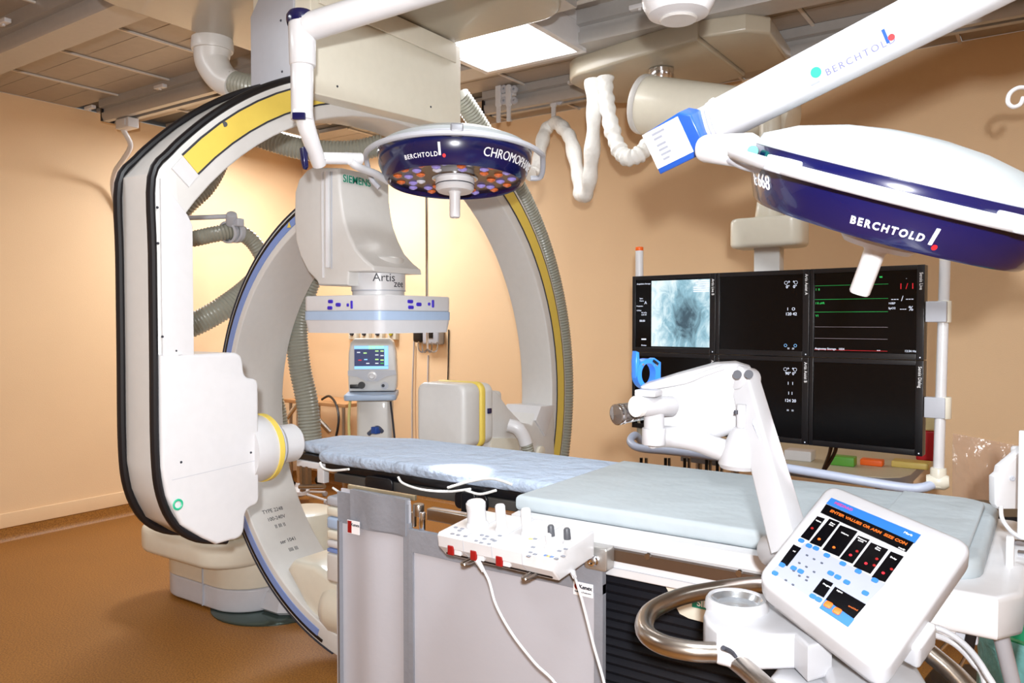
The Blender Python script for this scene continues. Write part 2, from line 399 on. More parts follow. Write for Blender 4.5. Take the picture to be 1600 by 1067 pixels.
# ================================================================== CEILING C-ARM (lateral plane, yellow stripe)
CY, CZ, RO, RI = 2.43, 1.10, 1.365, 1.215
XN, XF = -2.25, -2.45
B = thing('ceiling_c_arm', 'large white ceiling-hung ring arm with yellow stripe and black edge cables', 'x-ray machine', (-2.35, 2.2, 2.4))
aL = math.degrees(math.acos((1.36-CY)/RO))
outer = circ(CY, CZ, RO, -24, aL, 44)
low = [(1.36, 1.05), (1.375, .96), (1.42, .86), (1.50, .80), (1.60, .775)]
inner = circ(CY, CZ, RI, 144, -24, 44)
prof = outer + low + [(1.62, .80), (1.52, .9), (1.485, 1.0), (1.478, 1.7)] + inner
build('arc', MB().prism(prof, XF, XN, YZ(), bev=.008), shell, B)
sw = XN+.0035
def band(r0, r1, a0, a1, n=40): return circ(CY, CZ, r1, a0, a1, n)+circ(CY, CZ, r0, a1, a0, n)
build('stripe', MB().prism(band(1.270, 1.338, -20, 137), XN-.001, sw, YZ()), yellow, B)
build('stripe_edge', MB().prism(band(1.338, 1.344, -20, 137), XN-.001, sw+.0005, YZ()), inkd, B)
build('stripe_edge', MB().prism(band(1.264, 1.270, -20, 137), XN-.001, sw+.0005, YZ()), inkd, B)
build('end_plate', MB().prism(band(1.262, 1.338, 137.2, 139.6, 4), XN-.001, sw+.002, YZ()), white, B)
# front cover plate of the straight limb
build('limb_cover', MB().prism([(1.372, 1.37), (1.372, 1.93), (1.46, 1.93-.1), (1.478, 1.80), (1.478, 1.37)], XN, XN+.008, YZ(), bev=.002), white, B)
for xx, nm in ((XN-.008, 'near'), (XF+.008, 'far')):
    cp = [(xx, CY+(RO+.006)*math.cos(math.radians(a)), CZ+(RO+.006)*math.sin(math.radians(a))) for a in range(78, int(aL)+1, 4)]
    cp += [(xx, 1.352, 1.93), (xx, 1.352, 1.7), (xx, 1.352, 1.4), (xx, 1.352, 1.1), (xx, 1.368, .96), (xx, 1.415, .86), (xx, 1.49, .80), (xx, 1.60, .768)]
    build('edge_cable', MB().tube(cp, .0135, 10, 4), black, B)
# tube housing
def rpoly(P, r, n=6):
    out = []; N_ = len(P)
    for i in range(N_):
        p = Vector(P[i]); a = (Vector(P[i-1])-p); b = (Vector(P[(i+1) % N_])-p); rr = min(r, a.length*.48, b.length*.48)
        pa_, pb_ = p+a.normalized()*rr, p+b.normalized()*rr
        for k in range(n+1): s = k/n; out.append(tuple(pa_*(1-s)**2+p*2*s*(1-s)+pb_*s*s))
    return out
th_ = [(1.362, 1.05), (1.377, .96), (1.424, .86), (1.50, .80), (1.55, .768)] + rpoly([(1.60, .764), (1.655, .772), (1.665, .862), (1.72, .868), (1.72, 1.30), (1.665, 1.305), (1.655, 1.392), (1.47, 1.392), (1.40, 1.394)], .035, 8)[5:-5] + [(1.44, 1.394), (1.362, 1.394)]
build('tube_housing', MB().prism(th_, XF+.0, XN+.012, YZ(), bev=.011, seg=5), white, B)
build('housing_seam', MB().prism([(1.395, 1.005), (1.395, 1.0065), (1.71, 1.022), (1.71, 1.0205)], XN+.0115, XN+.0125, YZ()), greyw, B)
build('pilot_ring', MB().lathe([(.014, 0), (.018, .004), (.014, .006), (.011, .004), (.014, 0)], axis_frame(WX(277, 788, XN+.012), (1, 0, 0)), 20), ringled, B)
MC = axis_frame((-2.33, 1.70, 1.045), (0, 1, 0))
build('collimator', MB().lathe([(0, 0), (.118, 0), (.118, .10), (.112, .112), (.098, .128), (.095, .13), (.09, .145), (.076, .152), (.070, .155), (.070, .235), (.062, .245), (0, .245)], MC), white, B)
build('collimator_band', MB().lathe([(.112, .085), (.122, .088), (.122, .106), (.108, .118), (.100, .110)], MC), yellow, B, 'yellow band')
build('collimator_collar', MB().lathe([(.097, .126), (.099, .132), (.088, .148), (.080, .15)], MC), greyw, B)
# detector
DX0, DX1, DZ0, DZ1 = -2.50, -2.21, .90, 1.205
MD = frame((0, 0, 0), (1, 0, 0), (0, 0, 1), (0, -1, 0))
build('detector', MB().prism(rrect(DX0, DX1, DZ0, DZ1, .045, 6), -2.95, -2.82, MD, bev=.022, seg=3), shell, B)
build('detector_band', MB().prism(rrect(DX0-.004, DX1+.004, DZ0-.004, DZ1+.004, .045, 6), -2.985, -2.945, MD, bev=.012), yellow, B, 'yellow rim')
db = build('detector_back', MB().prism(rrect(DX0+.006, DX1-.006, DZ0+.006, DZ1-.006, .045, 6), -3.06, -2.98, MD, bev=.02, seg=3)
           .box(DX0+.06, DX1-.05, 3.05, 3.2, .95, 1.15, .03), shell, B)
build('button', MB().box(XN+.030, XN+.043, 3.005, 3.032, 1.055, 1.08, .004), navy, B)
arm = [(3.06, 1.17), (3.12, 1.15), (3.22, 1.06), (3.34, .975), (3.43, .955), (3.5, 1.04), (3.63, 1.03), (3.66, .96), (3.66, .66), (3.2, .66), (3.06, .8)]
build('detector_arm', MB().prism(arm, -2.46, -2.24, YZ(), bev=.012), shell, B)
build('arm_cover', MB().prism([(3.45, .975), (3.50, 1.045), (3.645, 1.035), (3.60, .97), (3.545, .88)], -2.45, -2.228, YZ(), bev=.004), white, B)
build('arm_plate', MB().prism([(3.06, .93), (3.3, .90), (3.3, .75), (3.06, .75)], -2.24, -2.232, YZ()), cream, B)
build('pulley_cover', MB().cyl((-2.24, 3.5, .80), (-2.222, 3.5, .80), .035, n=20, bev=.004), cream, B)
build('hose_elbow', MB().tube([(-2.20, 3.16, .985), (-2.16, 3.18, .97), (-2.14, 3.20, .93), (-2.13, 3.21, .89)], .034, 14), white, B)
build('short_hose', hose(MB(), [(-2.13, 3.21, .90), (-2.12, 3.24, .80), (-2.08, 3.28, .68), (-2.04, 3.32, .55)], .032, .12, .014), hosem, B)
build('label_plate', MB().slab([WX(839, 614, XF+.1), WX(855, 614, XF+.1), WX(855, 630, XF+.1), WX(839, 630, XF+.1)], (1, 0, 0), .001), paper, B)
# carriage
build('carriage_box', MB().prism([(1.90, 2.30), (2.75, 2.34), (2.75, 2.70), (1.90, 2.70)], -2.49, -2.17, YZ(), bev=.006), cream, B)
build('carriage_cover', MB().prism([(1.93, 2.62), (2.70, 2.615), (2.70, 2.70), (1.93, 2.70)], -2.165, -2.155, YZ(), bev=.003), cream, B)
build('side_panel', MB().prism([(-2.49, 2.32), (-2.25, 2.30), (-2.25, 2.70), (-2.43, 2.70), (-2.49, 2.63)], -1.90, -1.89, XZ(), bev=.002), greyw, B)
build('trolley_plate', MB().prism(rrect(-3.0, -1.57, 1.50, 2.72, .16, 8), 2.705, 2.84, None, bev=.02), beige, B)
build('trolley_wheelbox', MB().box(-2.9, -1.7, 1.9, 2.02, 2.83, 2.88).box(-2.9, -1.7, 2.4, 2.95, 2.83, 2.9), alu, B)
screwheads(B, [WX(p[0], p[1], XN+.006) for p in ((246, 324), (254, 526), (275, 548), (258, 723), (247, 380))], (1, 0, 0), .0045)
screwheads(B, [WX(p[0], p[1], XN+.012) for p in ((392, 707), (283, 722))], (1, 0, 0), .0045)
screwheads(B, [WX(p[0], p[1], -2.17) for p in ((527, 135), (673, 167), (612, 38))], (1, 0, 0), .005)
screwheads(B, [WY(p[0], p[1], 1.89) for p in ((439, 32), (441, 112))], (0, -1, 0), .005)
build('stripe_hole', MB().cyl(WX(351, 194, sw), WX(351, 194, sw+.003), .009, n=12), inkd, B)
# elbow and hoses of the ceiling C-arm
build('hose_flange', MB().lathe([(0, 0), (.085, 0), (.088, .012), (.085, .05), (.072, .06)], axis_frame(WZ(332, 80, 2.655)-Vector((0, 0, 0)), (0, 0, 1)), 28), shell, B)
e0 = WZ(332, 80, 2.655)
build('hose_elbow', MB().tube([e0+Vector((0, 0, .01)), e0+Vector((.0, 0, -.05)), e0+Vector((.045, .015, -.12)), e0+Vector((.11, .03, -.155))], lambda t: .078-.02*t, 20), shell, B)
build('cable_hose', hose(MB(), [e0+Vector((.09, .02, -.14)), e0+Vector((.19, .05, -.17)), e0+Vector((.30, .10, -.165)), e0+Vector((.5, .2, -.14))], .052, .1, .016), hosem, B)
# hose around the outside of the ring on the right
hp = [WX(718, 150, -2.34), WX(742, 185, -2.33)] + [(-2.31, CY+1.455*math.cos(math.radians(a)), CZ+1.455*math.sin(math.radians(a))) for a in range(54, -24, -6)]
build('ring_hose', hose(MB(), hp, .05, .1, .016), hosem, B)

# ================================================================== wall hoses between the machines
def hosething(pts, r, lab, extra=None, pitch=.016):
    t = thing('corrugated_hose', lab, 'hose', Vector(pts[0]), 'grey corrugated cable hoses')
    build('hose_body', hose(MB(), pts, r, .10, pitch), hosem, t)
    return t
h1 = hosething([W(352, 215, 4.0), W(343, 245, 4.0), W(322, 285, 3.95), W(296, 312, 3.9), W(262, 345, 3.9)], .058, 'grey corrugated hose dropping from the ring top behind the white limb')
h2 = hosething([W(270, 372, 3.9), W(300, 373, 3.92), W(335, 366, 3.95), W(366, 362, 4.0), W(392, 375, 4.05), W(412, 405, 4.1), W(425, 440, 4.2)], .042, 'grey hose held by the clamp arm and bending down')
h3 = hosething([W(262, 520, 3.9), W(300, 508, 3.95), W(345, 484, 4.0), W(385, 455, 4.1), W(420, 420, 4.2)], .062, 'grey corrugated hose rising to the right behind the blue-striped arm')
h4 = hosething([W(500, 405, 3.9), W(478, 455, 3.9), W(464, 510, 3.9), W(468, 570, 3.9), W(480, 630, 3.9), W(487, 700, 3.9)], .056, 'thick grey corrugated hose hanging down to the table head')
h5 = hosething([W(400, 590, 4.3), W(420, 602, 4.3), W(433, 635, 4.3), W(440, 690, 4.3), W(440, 760, 4.25)], .045, 'short grey corrugated hose beside the yellow-banded tube')
h6 = hosething([W(380, 205, 3.6), W(430, 222, 3.6), W(480, 234, 3.6), W(550, 236, 3.6), W(600, 225, 3.6)], .05, 'grey corrugated hose crossing under the ring top')
b = MB().tube([W(262, 341, 3.85), W(310, 340, 3.9), W(357, 338, 3.95)], .012, 10)
c0 = W(360, 362, 3.98)
ct = thing('hose_clamp_arm', 'grey arm with two round clamps holding the bent hose', 'arm', c0)
build('rod', b, greyw, ct)
build('clamp', MB().lathe([(.045, 0), (.056, .003), (.056, .03), (.045, .033), (.045, 0)], axis_frame(W(354, 363, 3.96), W(364, 364, 4.02)-W(344, 366, 3.93)), 24), greyw, ct)
build('clamp', MB().lathe([(.045, 0), (.056, .003), (.056, .03), (.045, .033), (.045, 0)], axis_frame(W(364, 362, 3.98), W(372, 364, 4.02)-W(352, 362, 3.93)), 24), greyw, ct)
build('knuckle', MB().cyl(W(362, 350, 3.97), W(362, 334, 3.93), .03, .026, 16, .004).box(-.035, .035, -.02, .02, -.02, .02, .006, Matrix.Translation(W(370, 348, 3.96))), greyw, ct)

# ================================================================== FLOOR C-ARM (frontal plane, blue stripe)
A = thing('floor_c_arm', 'white floor-mounted C-shaped arm with blue stripe and flat panel over the table head', 'x-ray machine', (-3.4, 2.5, 0))
AX, AZ, AO, AI = -2.22, 1.08, 1.0, .915
def aarc(r, a0, a1, n): return [(AX-r*math.cos(math.radians(a0+(a1-a0)*i/n)), AZ+r*math.sin(math.radians(a0+(a1-a0)*i/n))) for i in range(n+1)]
build('arc', MB().prism(aarc(AO, 74, -96, 56)+aarc(AI, -96, 74, 56), -2.55, -2.25, XZ(), bev=.006), shell, A)
build('stripe', MB().prism(aarc(.975, 66, -70, 50)+aarc(.945, -70, 66, 50), 2.25, 2.2535, frame((0, 4.5, 0), (1, 0, 0), (0, 0, 1), (0, -1, 0))), blue, A, 'blue stripe')
build('stripe_edge', MB().prism(aarc(.987, 68, -72, 50)+aarc(.975, -72, 68, 50), 2.25, 2.2545, frame((0, 4.5, 0), (1, 0, 0), (0, 0, 1), (0, -1, 0))), blackp, A)
build('outer_edge_strip', MB().prism(aarc(1.004, 70, -76, 50)+aarc(.999, -76, 70, 50), -2.262, -2.247, XZ()), inkd, A)
# printed marks down the inner face of the arc
for k, a in enumerate((-31, -33.5, -36, -41, -44, -49, -52, -55)):
    p = Vector((AX-(AI-.0005)*math.cos(math.radians(a)), 2.38+.004*k, AZ+(AI-.0005)*math.sin(math.radians(a))))
    nrm = Vector((math.cos(math.radians(a)), 0, -math.sin(math.radians(a))))
    M = frame(p, (0, 1, 0), nrm.cross(Vector((0, 1, 0))), nrm)
    lettering(('TYPE 2248', '100-240V', 'II III II', 'ser 1041', 'IIII III', 'CE 0123', 'III IIII', 'A-plane')[k], .026, M, inkd, A, depth=.0004)
tri = WY(452, 352, 2.245)
build('warning_triangle', MB().prism([(-.012, -.01), (.012, -.01), (0, .014)], 0, .002, axis_frame(tri, (0, -1, 0), (1, 0, 0))), yellow, A)
# detector lift housing
near = 2.23
o2 = [(478, 266), (487, 261), (530, 262), (531, 300), (534, 325), (538, 345), (546, 368), (556, 389), (570, 405), (582, 415), (584, 424), (544, 425), (543, 446), (497, 446), (494, 439), (480, 424), (468, 400), (461, 375), (459, 340), (460, 300), (466, 280)]
pl = [WY(px, py, near) for px, py in o2]
build('detector_lift', MB().prism([(p.x, p.z) for p in pl], -2.52, -near, XZ(), bev=.012, seg=3), shell, A)
build('lift_ridge', MB().tube([WY(512, 268, near-.004), WY(512, 330, near-.004), WY(512, 418, near-.004)], .012, 8).tube([WY(504, 268, near), WY(504, 330, near), WY(505, 434, near)], .006, 8), white, A)
build('lift_seam', MB().tube([WY(518, 268, near-.002), WY(518, 420, near-.002)], .0025, 6, 1), greyw, A)
pa, pb = WY(556, 281, near), None
lettering('SIEMENS', .042, frame(WX(558, 283, WY(531, 280, near).x+.010), (0, 1, 0), (0, 0, 1), (1, 0, 0)), teal, A, sx=1.0, bold=.0006)
DCX, DCY = -2.335, 2.40
build('lift_foot', MB().lathe([(0, 0), (.106, 0), (.106, .026), (.100, .032), (0, .034)], Matrix.Translation((DCX, DCY, 1.728)), 40), shell, A)
build('collar', MB().lathe([(0, 0), (.108, 0), (.108, .03), (.112, .032), (.112, .125), (.104, .135), (0, .135)], frame((DCX, DCY, 1.592), (1, 0, 0), (0, 1, 0), (0, 0, 1)), 48), white, A)
build('collar_groove', MB().lathe([(.108, .027), (.1128, .028), (.1128, .032), (.108, .033)], frame((DCX, DCY, 1.592), (1, 0, 0), (0, 1, 0), (0, 0, 1)), 48), greyw, A)
cd = (Vector((0, 0, 0))-Vector((DCX, DCY, 0))); ca = math.atan2(cd.y, cd.x)
def cbend(R, cx, cy, z, a0):
    return lambda p: Vector((cx+(R+p.z)*math.cos(a0+p.x/R), cy+(R+p.z)*math.sin(a0+p.x/R), z+p.y))
lettering('Artis', .048, None, inkd, A, bend=cbend(.1125, DCX, DCY, 1.672, ca+.22))
lettering('zee', .042, None, MATS['light_grey_plastic'] and inkd, A, bend=cbend(.1125, DCX, DCY, 1.648, ca+.22+.62))
h = .22
dp = rrect(DCX-h, DCX+h, DCY-h, DCY+h, .035, 4)
def tap(z0, z1, s0, s1):
    mb = MB(); n = len(dp)
    V = [(DCX+(x-DCX)*s0, DCY+(y-DCY)*s0, z0) for x, y in dp]+[(DCX+(x-DCX)*s1, DCY+(y-DCY)*s1, z1) for x, y in dp]
    return mb.add(V, [tuple(range(n))[::-1], tuple(range(n, 2*n))]+[(i, (i+1) % n, n+(i+1) % n, n+i) for i in range(n)])
dh = build('detector_housing', MB().prism(dp, 1.535, 1.598, None, bev=.006), white, A)
build('housing_band', MB().prism([(DCX+(x-DCX)*1.008, DCY+(y-DCY)*1.008) for x, y in dp], 1.500, 1.535), pblue, A, 'pale blue band')
build('housing_base', tap(1.448, 1.500, .965, 1.0), white, A)
def btn(px, py, face, w_, h_):
    p = WY(px, py, DCY-h) if face == 'y' else WX(px, py, DCX+h)
    M = axis_frame(p, (0, -1, 0), (1, 0, 0)) if face == 'y' else axis_frame(p, (1, 0, 0), (0, 1, 0))
    build('button', MB().prism(rrect(-w_/2, w_/2, -h_/2, h_/2, min(w_, h_)*.4, 4), -.002, .005, M, bev=.0015), purple, dh)
for px, py, w_, h_ in ((517, 471, .026, .014), (516, 481, .026, .014), (529, 476, .026, .015), (544, 476.5, .010, .013), (550, 476, .009, .032)): btn(px, py, 'y', w_, h_)
for px, py, w_, h_ in ((640.5, 471, .030, .014), (641.5, 480, .030, .014), (654, 475.5, .028, .015), (670, 475, .012, .013), (676, 474.5, .011, .032)): btn(px, py, 'x', w_, h_)
# lower tube housing
build('tube_housing', MB().lathe([(0, -.03), (.06, -.025), (.10, .01), (.118, .06), (.118, .55), (.10, .60), (0, .61)], axis_frame((-2.55, 2.34, .275), (1, 0, 0)), 32), cream, A)
build('tube_cover', MB().prism([(-2.78, .40), (-2.74, .445), (-2.60, .45), (-2.48, .41), (-2.2, .36), (-2.0, .36), (-2.0, .25), (-2.60, .20)], -2.56, -2.27, XZ(), bev=.025, seg=3), cream, A)
# stand
def capsule(x0, x1, y, r, n=14): return [(x1+r*math.cos(math.radians(a)), y+r*math.sin(math.radians(a))) for a in range(-90, 91, 180//n)]+[(x0+r*math.cos(math.radians(a)), y+r*math.sin(math.radians(a))) for a in range(90, 271, 180//n)]
build('stand_skirt', MB().prism(capsule(-3.86, -3.52, 2.65, .225, 28), .012, .13, None, bev=.012), skirt, A)
build('stand_body', MB().prism(capsule(-3.86, -3.52, 2.65, .228, 28), .132, .262, None, bev=.006), cream, A)
build('stand_flange', MB().prism(capsule(-3.92, -3.50, 2.52, .22, 28), .264, .40, None, bev=.03), cream, A)
build('stand_column', MB().prism(rrect(-3.82, -3.36, 2.33, 2.70, .08, 5), .26, 1.20, None, bev=.02), cream, A)
build('arc_bearing', MB().box(-3.42, -3.205, 2.27, 2.53, .82, 1.26, .02), shell, A)
build('stand_dome', MB().lathe([(0, .16), (.10, .155), (.19, .11), (.22, .03), (.2, .012), (0, .012)], Matrix.Translation((-3.26, 2.76, 0)), 10), skirt, A, angle=20)
build('stand_rear', MB().box(-3.6, -2.9, 2.66, 2.98, .02, .255, .02), cream, A)
build('stand_seam', MB().box(-3.62, -3.615, 2.415, 2.425, .02, .25), greyw, A)
build('side_drum', MB().lathe([(0, .0), (.13, 0), (.15, .05), (.16, .24), (.15, .275), (.13, .285), (0, .28)], Matrix.Translation(LD(-1.12, 4.25, .19)), 36), cream, A)
build('drum_foot', MB().lathe([(0, .0), (.10, 0), (.10, .19), (0, .19)], Matrix.Translation(LD(-1.12, 4.25, .0)), 20), skirt, A)
solo('floor_turntable_plate', MB().lathe([(0, 0), (.33, 0), (.33, .006), (.32, .01), (0, .01)], Matrix.Translation((-3.38, 2.70, 0)), 48), mat('dark_steel_plate', '#5a6a66', .2, .8), 'round dark steel plate set on the floor under the stand', 'plate')

# ================================================================== PATIENT TABLE
ZT = .985
T = thing('patient_table', 'long white examination table with steel accessory rail and black pleated base', 'table', (-.8, 2.25, 0))
build('deck', MB().box(-1.30, -.06, 1.88, 2.62, .885, .935, .012), white, T)
build('deck_lip', MB().prism([(1.865, .900), (1.865, .938), (1.90, .942), (1.90, .89)], -1.29, -.25, YZ(), bev=.003), white, T)
build('rail_recess', MB().box(-1.0, -.40, 1.868, 1.885, .858, .888), mat('floor_tinted_steel', '#6b5646', .35, .6), T, 'steel rail in a slot, floor reflection painted brown')  # the brown floor's reflection is painted into the steel colour
build('lower_beam', MB().box(-1.30, -.20, 1.872, 2.60, .815, .862, .004), white, T)
build('beam_line', MB().box(-1.28, -.25, 1.8695, 1.872, .838, .840), greyw, T)
for x in (-.86, -.62): build('rail_bolt', MB().cyl((x, 1.862, .888), (x, 1.872, .888), .008, n=10), steel, T)
bz = [.478+.0125*i for i in range(28)]
bl = MB(); V = []
def brect(x0, x1, y0, y1): return [(x0, y0), (x1, y0), (x1, y1), (x0, y1)]
for i, z in enumerate(bz):
    q = .0 if i % 2 else .012
    V += [(x, y, z) for x, y in brect(-1.15-q, -.42+q, 1.94-q, 2.50+q)]
F = [(k*4+i, k*4+(i+1) % 4, (k+1)*4+(i+1) % 4, (k+1)*4+i) for k in range(len(bz)-1) for i in range(4)]
bl.add(V, F+[(3, 2, 1, 0), tuple(4*(len(bz)-1)+i for i in range(4))]); build('bellows', bl, mat('black_bellows', '#111119', .5, var=.1), T, angle=20)
build('pedestal', MB().prism(rrect(-1.18, -.40, 1.92, 2.52, .05), .03, .478, None, bev=.01), edge, T)
build('pedestal_foot', MB().prism(rrect(-1.30, -.34, 1.88, 2.56, .08), 0, .04, None, bev=.01), blackp, T)
sp = W(1092, 950, 1.93)
bp = build('base_badge', MB().prism([(-.10, .045), (.12, .06), (.12, -.04), (-.03, -.035), (-.055, -.028)], 0, .006, frame(WY(1095, 948, 1.912), (1, 0, 0), (0, 0, 1), (0, -1, 0)), bev=.001), cream, T, 'cream badge plate')
tq = build('badge_label', MB().box(-.028, .09, -.012, .014, 0, .002, 0, frame(WY(1098, 944, 1.905), (1, 0, 0), (0, 0, 1), (0, -1, 0))), teal, T)
lettering('SIEMENS', .023, frame(WY(1098, 944, 1.905)+Vector((.028, -.002, .001)), (1, 0, 0), (0, 0, 1), (0, -1, 0)), inkw, T, bold=.0006)
# narrow carbon board for the head half
build('carbon_board', MB().prism([(-2.66, 2.22), (-2.40, 2.20), (-2.36, 2.125), (-1.25, 2.125), (-1.25, 2.56), (-2.36, 2.56), (-2.42, 2.48), (-2.66, 2.46)], .905, .938, None, bev=.006), blackp, T, 'black carbon board')
build('board_rail', MB().box(-2.30, -1.2, 2.115, 2.135, .872, .905, .003), MATS['dark_channel'], T)
# head end hardware
build('head_bracket', MB().box(-2.62, -2.42, 2.20, 2.24, .885, .912, .004).box(-2.46, -2.42, 2.17, 2.2, .84, .905, .004), white, T)
build('head_clamp', MB().box(-2.60, -2.585, 2.20, 2.22, .78, .89).box(-2.565, -2.55, 2.20, 2.22, .80, .89).cyl((-2.6, 2.2, .80), (-2.45, 2.2, .82), .01, n=10), steel, T)
for k, (x, zz) in enumerate(((-2.05, .0), (-1.62, -.005))):
    build('strap', MB().prism(rrect(-.07, .07, -.03, .03, .02), 0, .012, frame((x, 2.112, .89+zz), (1, 0, 0), (0, 0, 1), (0, -1, 0)), bev=.004), blackp, T)
build('strap', MB().prism(rrect(-.03, .03, -.05, .05, .015), 0, .02, frame((-1.62, 2.105, .87), (1, 0, 0), (0, 0, 1), (0, -1, 0)), bev=.004), blackp, T)
# foot end of the table (right side of the picture)
def T3(px, py, d): return W(px, py, d)
build('end_tray', MB().prism([(-.34, 1.845), (-.085, 1.835), (-.045, 1.90), (-.03, 2.50), (-.08, 2.58), (-.34, 2.60)], .855, .945, None, bev=.012), white, T)
build('end_upright', MB().box(-.008, .008, -.01, .012, -.08, .045, .003, Matrix.Translation(W(1578, 868, 1.78))), white, T)
build('end_upright', MB().box(-.01, .01, -.01, .012, -.12, .25, .003, Matrix.Translation(W(1597, 830, 1.95))), white, T)
build('cross_rod', MB().cyl(W(1580, 847, 1.80), W(1640, 853, 1.72), .008, n=12), chrome, T)
build('cross_rod', MB().cyl(W(1592, 864, 1.86), W(1650, 870, 1.8), .008, n=12), chrome, T)
build('side_plate', MB().box(-.030, -.022, 1.86, 2.30, .80, .93, .002), brass, T)
build('leg', MB().cyl(W(1562, 985, 1.75), W(1590, 1100, 1.80), .017, n=16), greyw, T)
build('handle_bracket', MB().box(-.055, .06, -.012, .012, -.028, .02, .005, Matrix.Translation(W(1478, 975, 1.66)) @ Matrix.Rotation(-.04, 4, 'Z')), greyw, T)
build('black_strap', MB().box(-.010, .010, -.008, .008, -.036, .036, .004, Matrix.Translation(W(1518, 990, 1.62)) @ Matrix.Rotation(.15, 4, 'Y')), blackp, T)
build('apron', MB().box(-.42, -.16, 1.845, 1.87, .83, .885, .006), white, T)
for a, b2 in (((1488, 996), (1466, 1020)), ((1520, 1005), (1498, 1046))): build('stay_rod', MB().cyl(W(*a, 1.72), W(*b2, 1.72), .004, n=8), chrome, T)
# mattresses
def pad(name, pts, z0, z1, m, lab, grp=None, bev=.02, puff=.006):
    # subdivided soft slab
    mb = MB().prism(pts, z0, z1, None, bev=bev, seg=4)
    return solo(name, mb, m, lab, 'mattress', grp)
pad('mattress', [(-2.64, 2.24), (-2.42, 2.21), (-2.385, 2.115), (-2.36, 2.10), (-1.24, 2.10), (-1.24, 2.575), (-2.30, 2.59), (-2.42, 2.52), (-2.58, 2.50), (-2.64, 2.46)], .938, ZT, sheetb, 'narrow mattress in a wrinkled pale blue sheet under the ring, head half of the table')
rr = [(-1.30, 1.905), (-.20, 1.905)] + circ(-.20, 1.985, .08, -90, 0, 5) + [(-.12, 2.52)] + circ(-.20, 2.52, .08, 0, 90, 5) + [(-1.30, 2.60)]
pad('mattress', rr, .937, ZT+.002, padblue, 'wide smooth pale blue mattress on the foot half of the table', bev=.016)
rr2 = [(-.36, 1.93), (-.22, 1.93)] + circ(-.22, 2.0, .07, -90, 0, 5) + [(-.15, 2.48)] + circ(-.22, 2.48, .07, 0, 90, 5) + [(-.36, 2.55)]
pad('cushion', rr2, ZT+.003, ZT+.014, padblue, 'thin pale blue pad lying on the foot end of the wide mattress', bev=.005)
# loose white cables under the board
for i, pts in enumerate(([(500, 722), (505, 731), (520, 735), (545, 733)], [(622, 745), (630, 755), (660, 765), (700, 768), (735, 764)], [(700, 762), (735, 752), (770, 748), (800, 757)], [(728, 766), (750, 772), (775, 766)], [(520, 762), (538, 775), (552, 790)])):
    P = [WY(px, py, 2.09) for px, py in pts]
    solo('table_cable', MB().tube(P, .0045, 8), cloth, ['white cable loop under the head of the mattress', 'white cable sagging below the black table board', 'white strap-like cable beside the black strap', 'short white cable end under the sheet', 'white cable at the lead curtain bar'][i], 'cable')

# ================================================================== LEAD CURTAINS
L1 = thing('lead_curtain', 'narrow lavender-grey shielding curtain on the left with grey top band', 'curtain', (-1.85, 1.85, .05), 'radiation shielding curtains')
YC = 1.845
def cloth_panel(x0, x1, z0, z1, y, amp, nx=24, th=.006, skew=0):
    mb = MB(); V = []; F = []
    for s_ in (0, 1):
        for k in range(2):
            z = z1 if k else z0
            for i in range(nx+1):
                u = i/nx; V.append((x0+(x1-x0)*u, y+skew*(1-u)+s_*th+amp*math.sin(u*9+.5)*(1 if k == 0 else .35), z))
    n1 = nx+1
    for i in range(nx):
        F.append((i, i+1, n1+i+1, n1+i)); F.append((2*n1+i, 2*n1+n1+i, 2*n1+n1+i+1, 2*n1+i+1))
        F.append((i, 2*n1+i, 2*n1+i+1, i+1)); F.append((n1+i, n1+i+1, 3*n1+i+1, 3*n1+i))
    for i in (0, nx): F.append((i, n1+i, 3*n1+i, 2*n1+i))
    return mb.add(V, F)
build('body', cloth_panel(-1.985, -1.665, .06, .93, YC, .010, skew=.01), curtw, L1)
build('top_band', cloth_panel(-2.0, -1.668, .812, .918, YC-.006, .008, th=.018, skew=.012), curtg, L1)
build('top_fold', cloth_panel(-1.93, -1.672, .82, .935, YC-.012, .006, th=.024, skew=.01), curtg, L1)
build('side_binding', cloth_panel(-2.0, -1.978, .06, .82, YC-.005, .0, 2, th=.016, skew=.012), curtg, L1)
build('side_binding', cloth_panel(-1.685, -1.660, .06, .86, YC-.008, .0, 2, th=.018), curtg, L1)
p = WY(552, 824, YC-.012)
build('care_label', MB().box(-.028, .028, 0, .002, -.022, .022, 0, Matrix.Translation(p)), paper, L1)
build('care_mark', MB().box(-.026, -.008, -.001, .001, -.020, .020, 0, Matrix.Translation(p)), red, L1)
lettering('Kenex', .015, frame(p+Vector((.010, -.001, .009)), (1, 0, 0), (0, 0, 1), (0, -1, 0)), inkd, L1)
L2 = thing('lead_curtain', 'wide lavender-grey shielding curtain hanging along the table front below the control box', 'curtain', (-1.3, 1.84, .05), 'radiation shielding curtains')
build('body', cloth_panel(-1.655, -.985, .06, .835, YC-.008, .006), curtw, L2)
build('top_band', cloth_panel(-1.655, -.972, .775, .845, YC-.016, .004, th=.02), curtg, L2)
build('side_binding', cloth_panel(-1.658, -1.640, .06, .80, YC-.014, 0, 2, th=.018), curtg, L2)
build('side_binding', cloth_panel(-.998, -.972, .06, .80, YC-.014, 0, 2, th=.018), curtg, L2)
p = WY(911, 921, YC-.018)
build('care_label', MB().box(-.030, .030, 0, .002, -.018, .018, 0, Matrix.Translation(p)), paper, L2)
build('care_mark', MB().cyl(p+Vector((-.018, -.002, .006)), p+Vector((-.018, .001, .006)), .008, n=14), red, L2)
lettering('Kenex', .015, frame(p+Vector((.008, -.001, .006)), (1, 0, 0), (0, 0, 1), (0, -1, 0)), inkd, L2, bold=.0004)
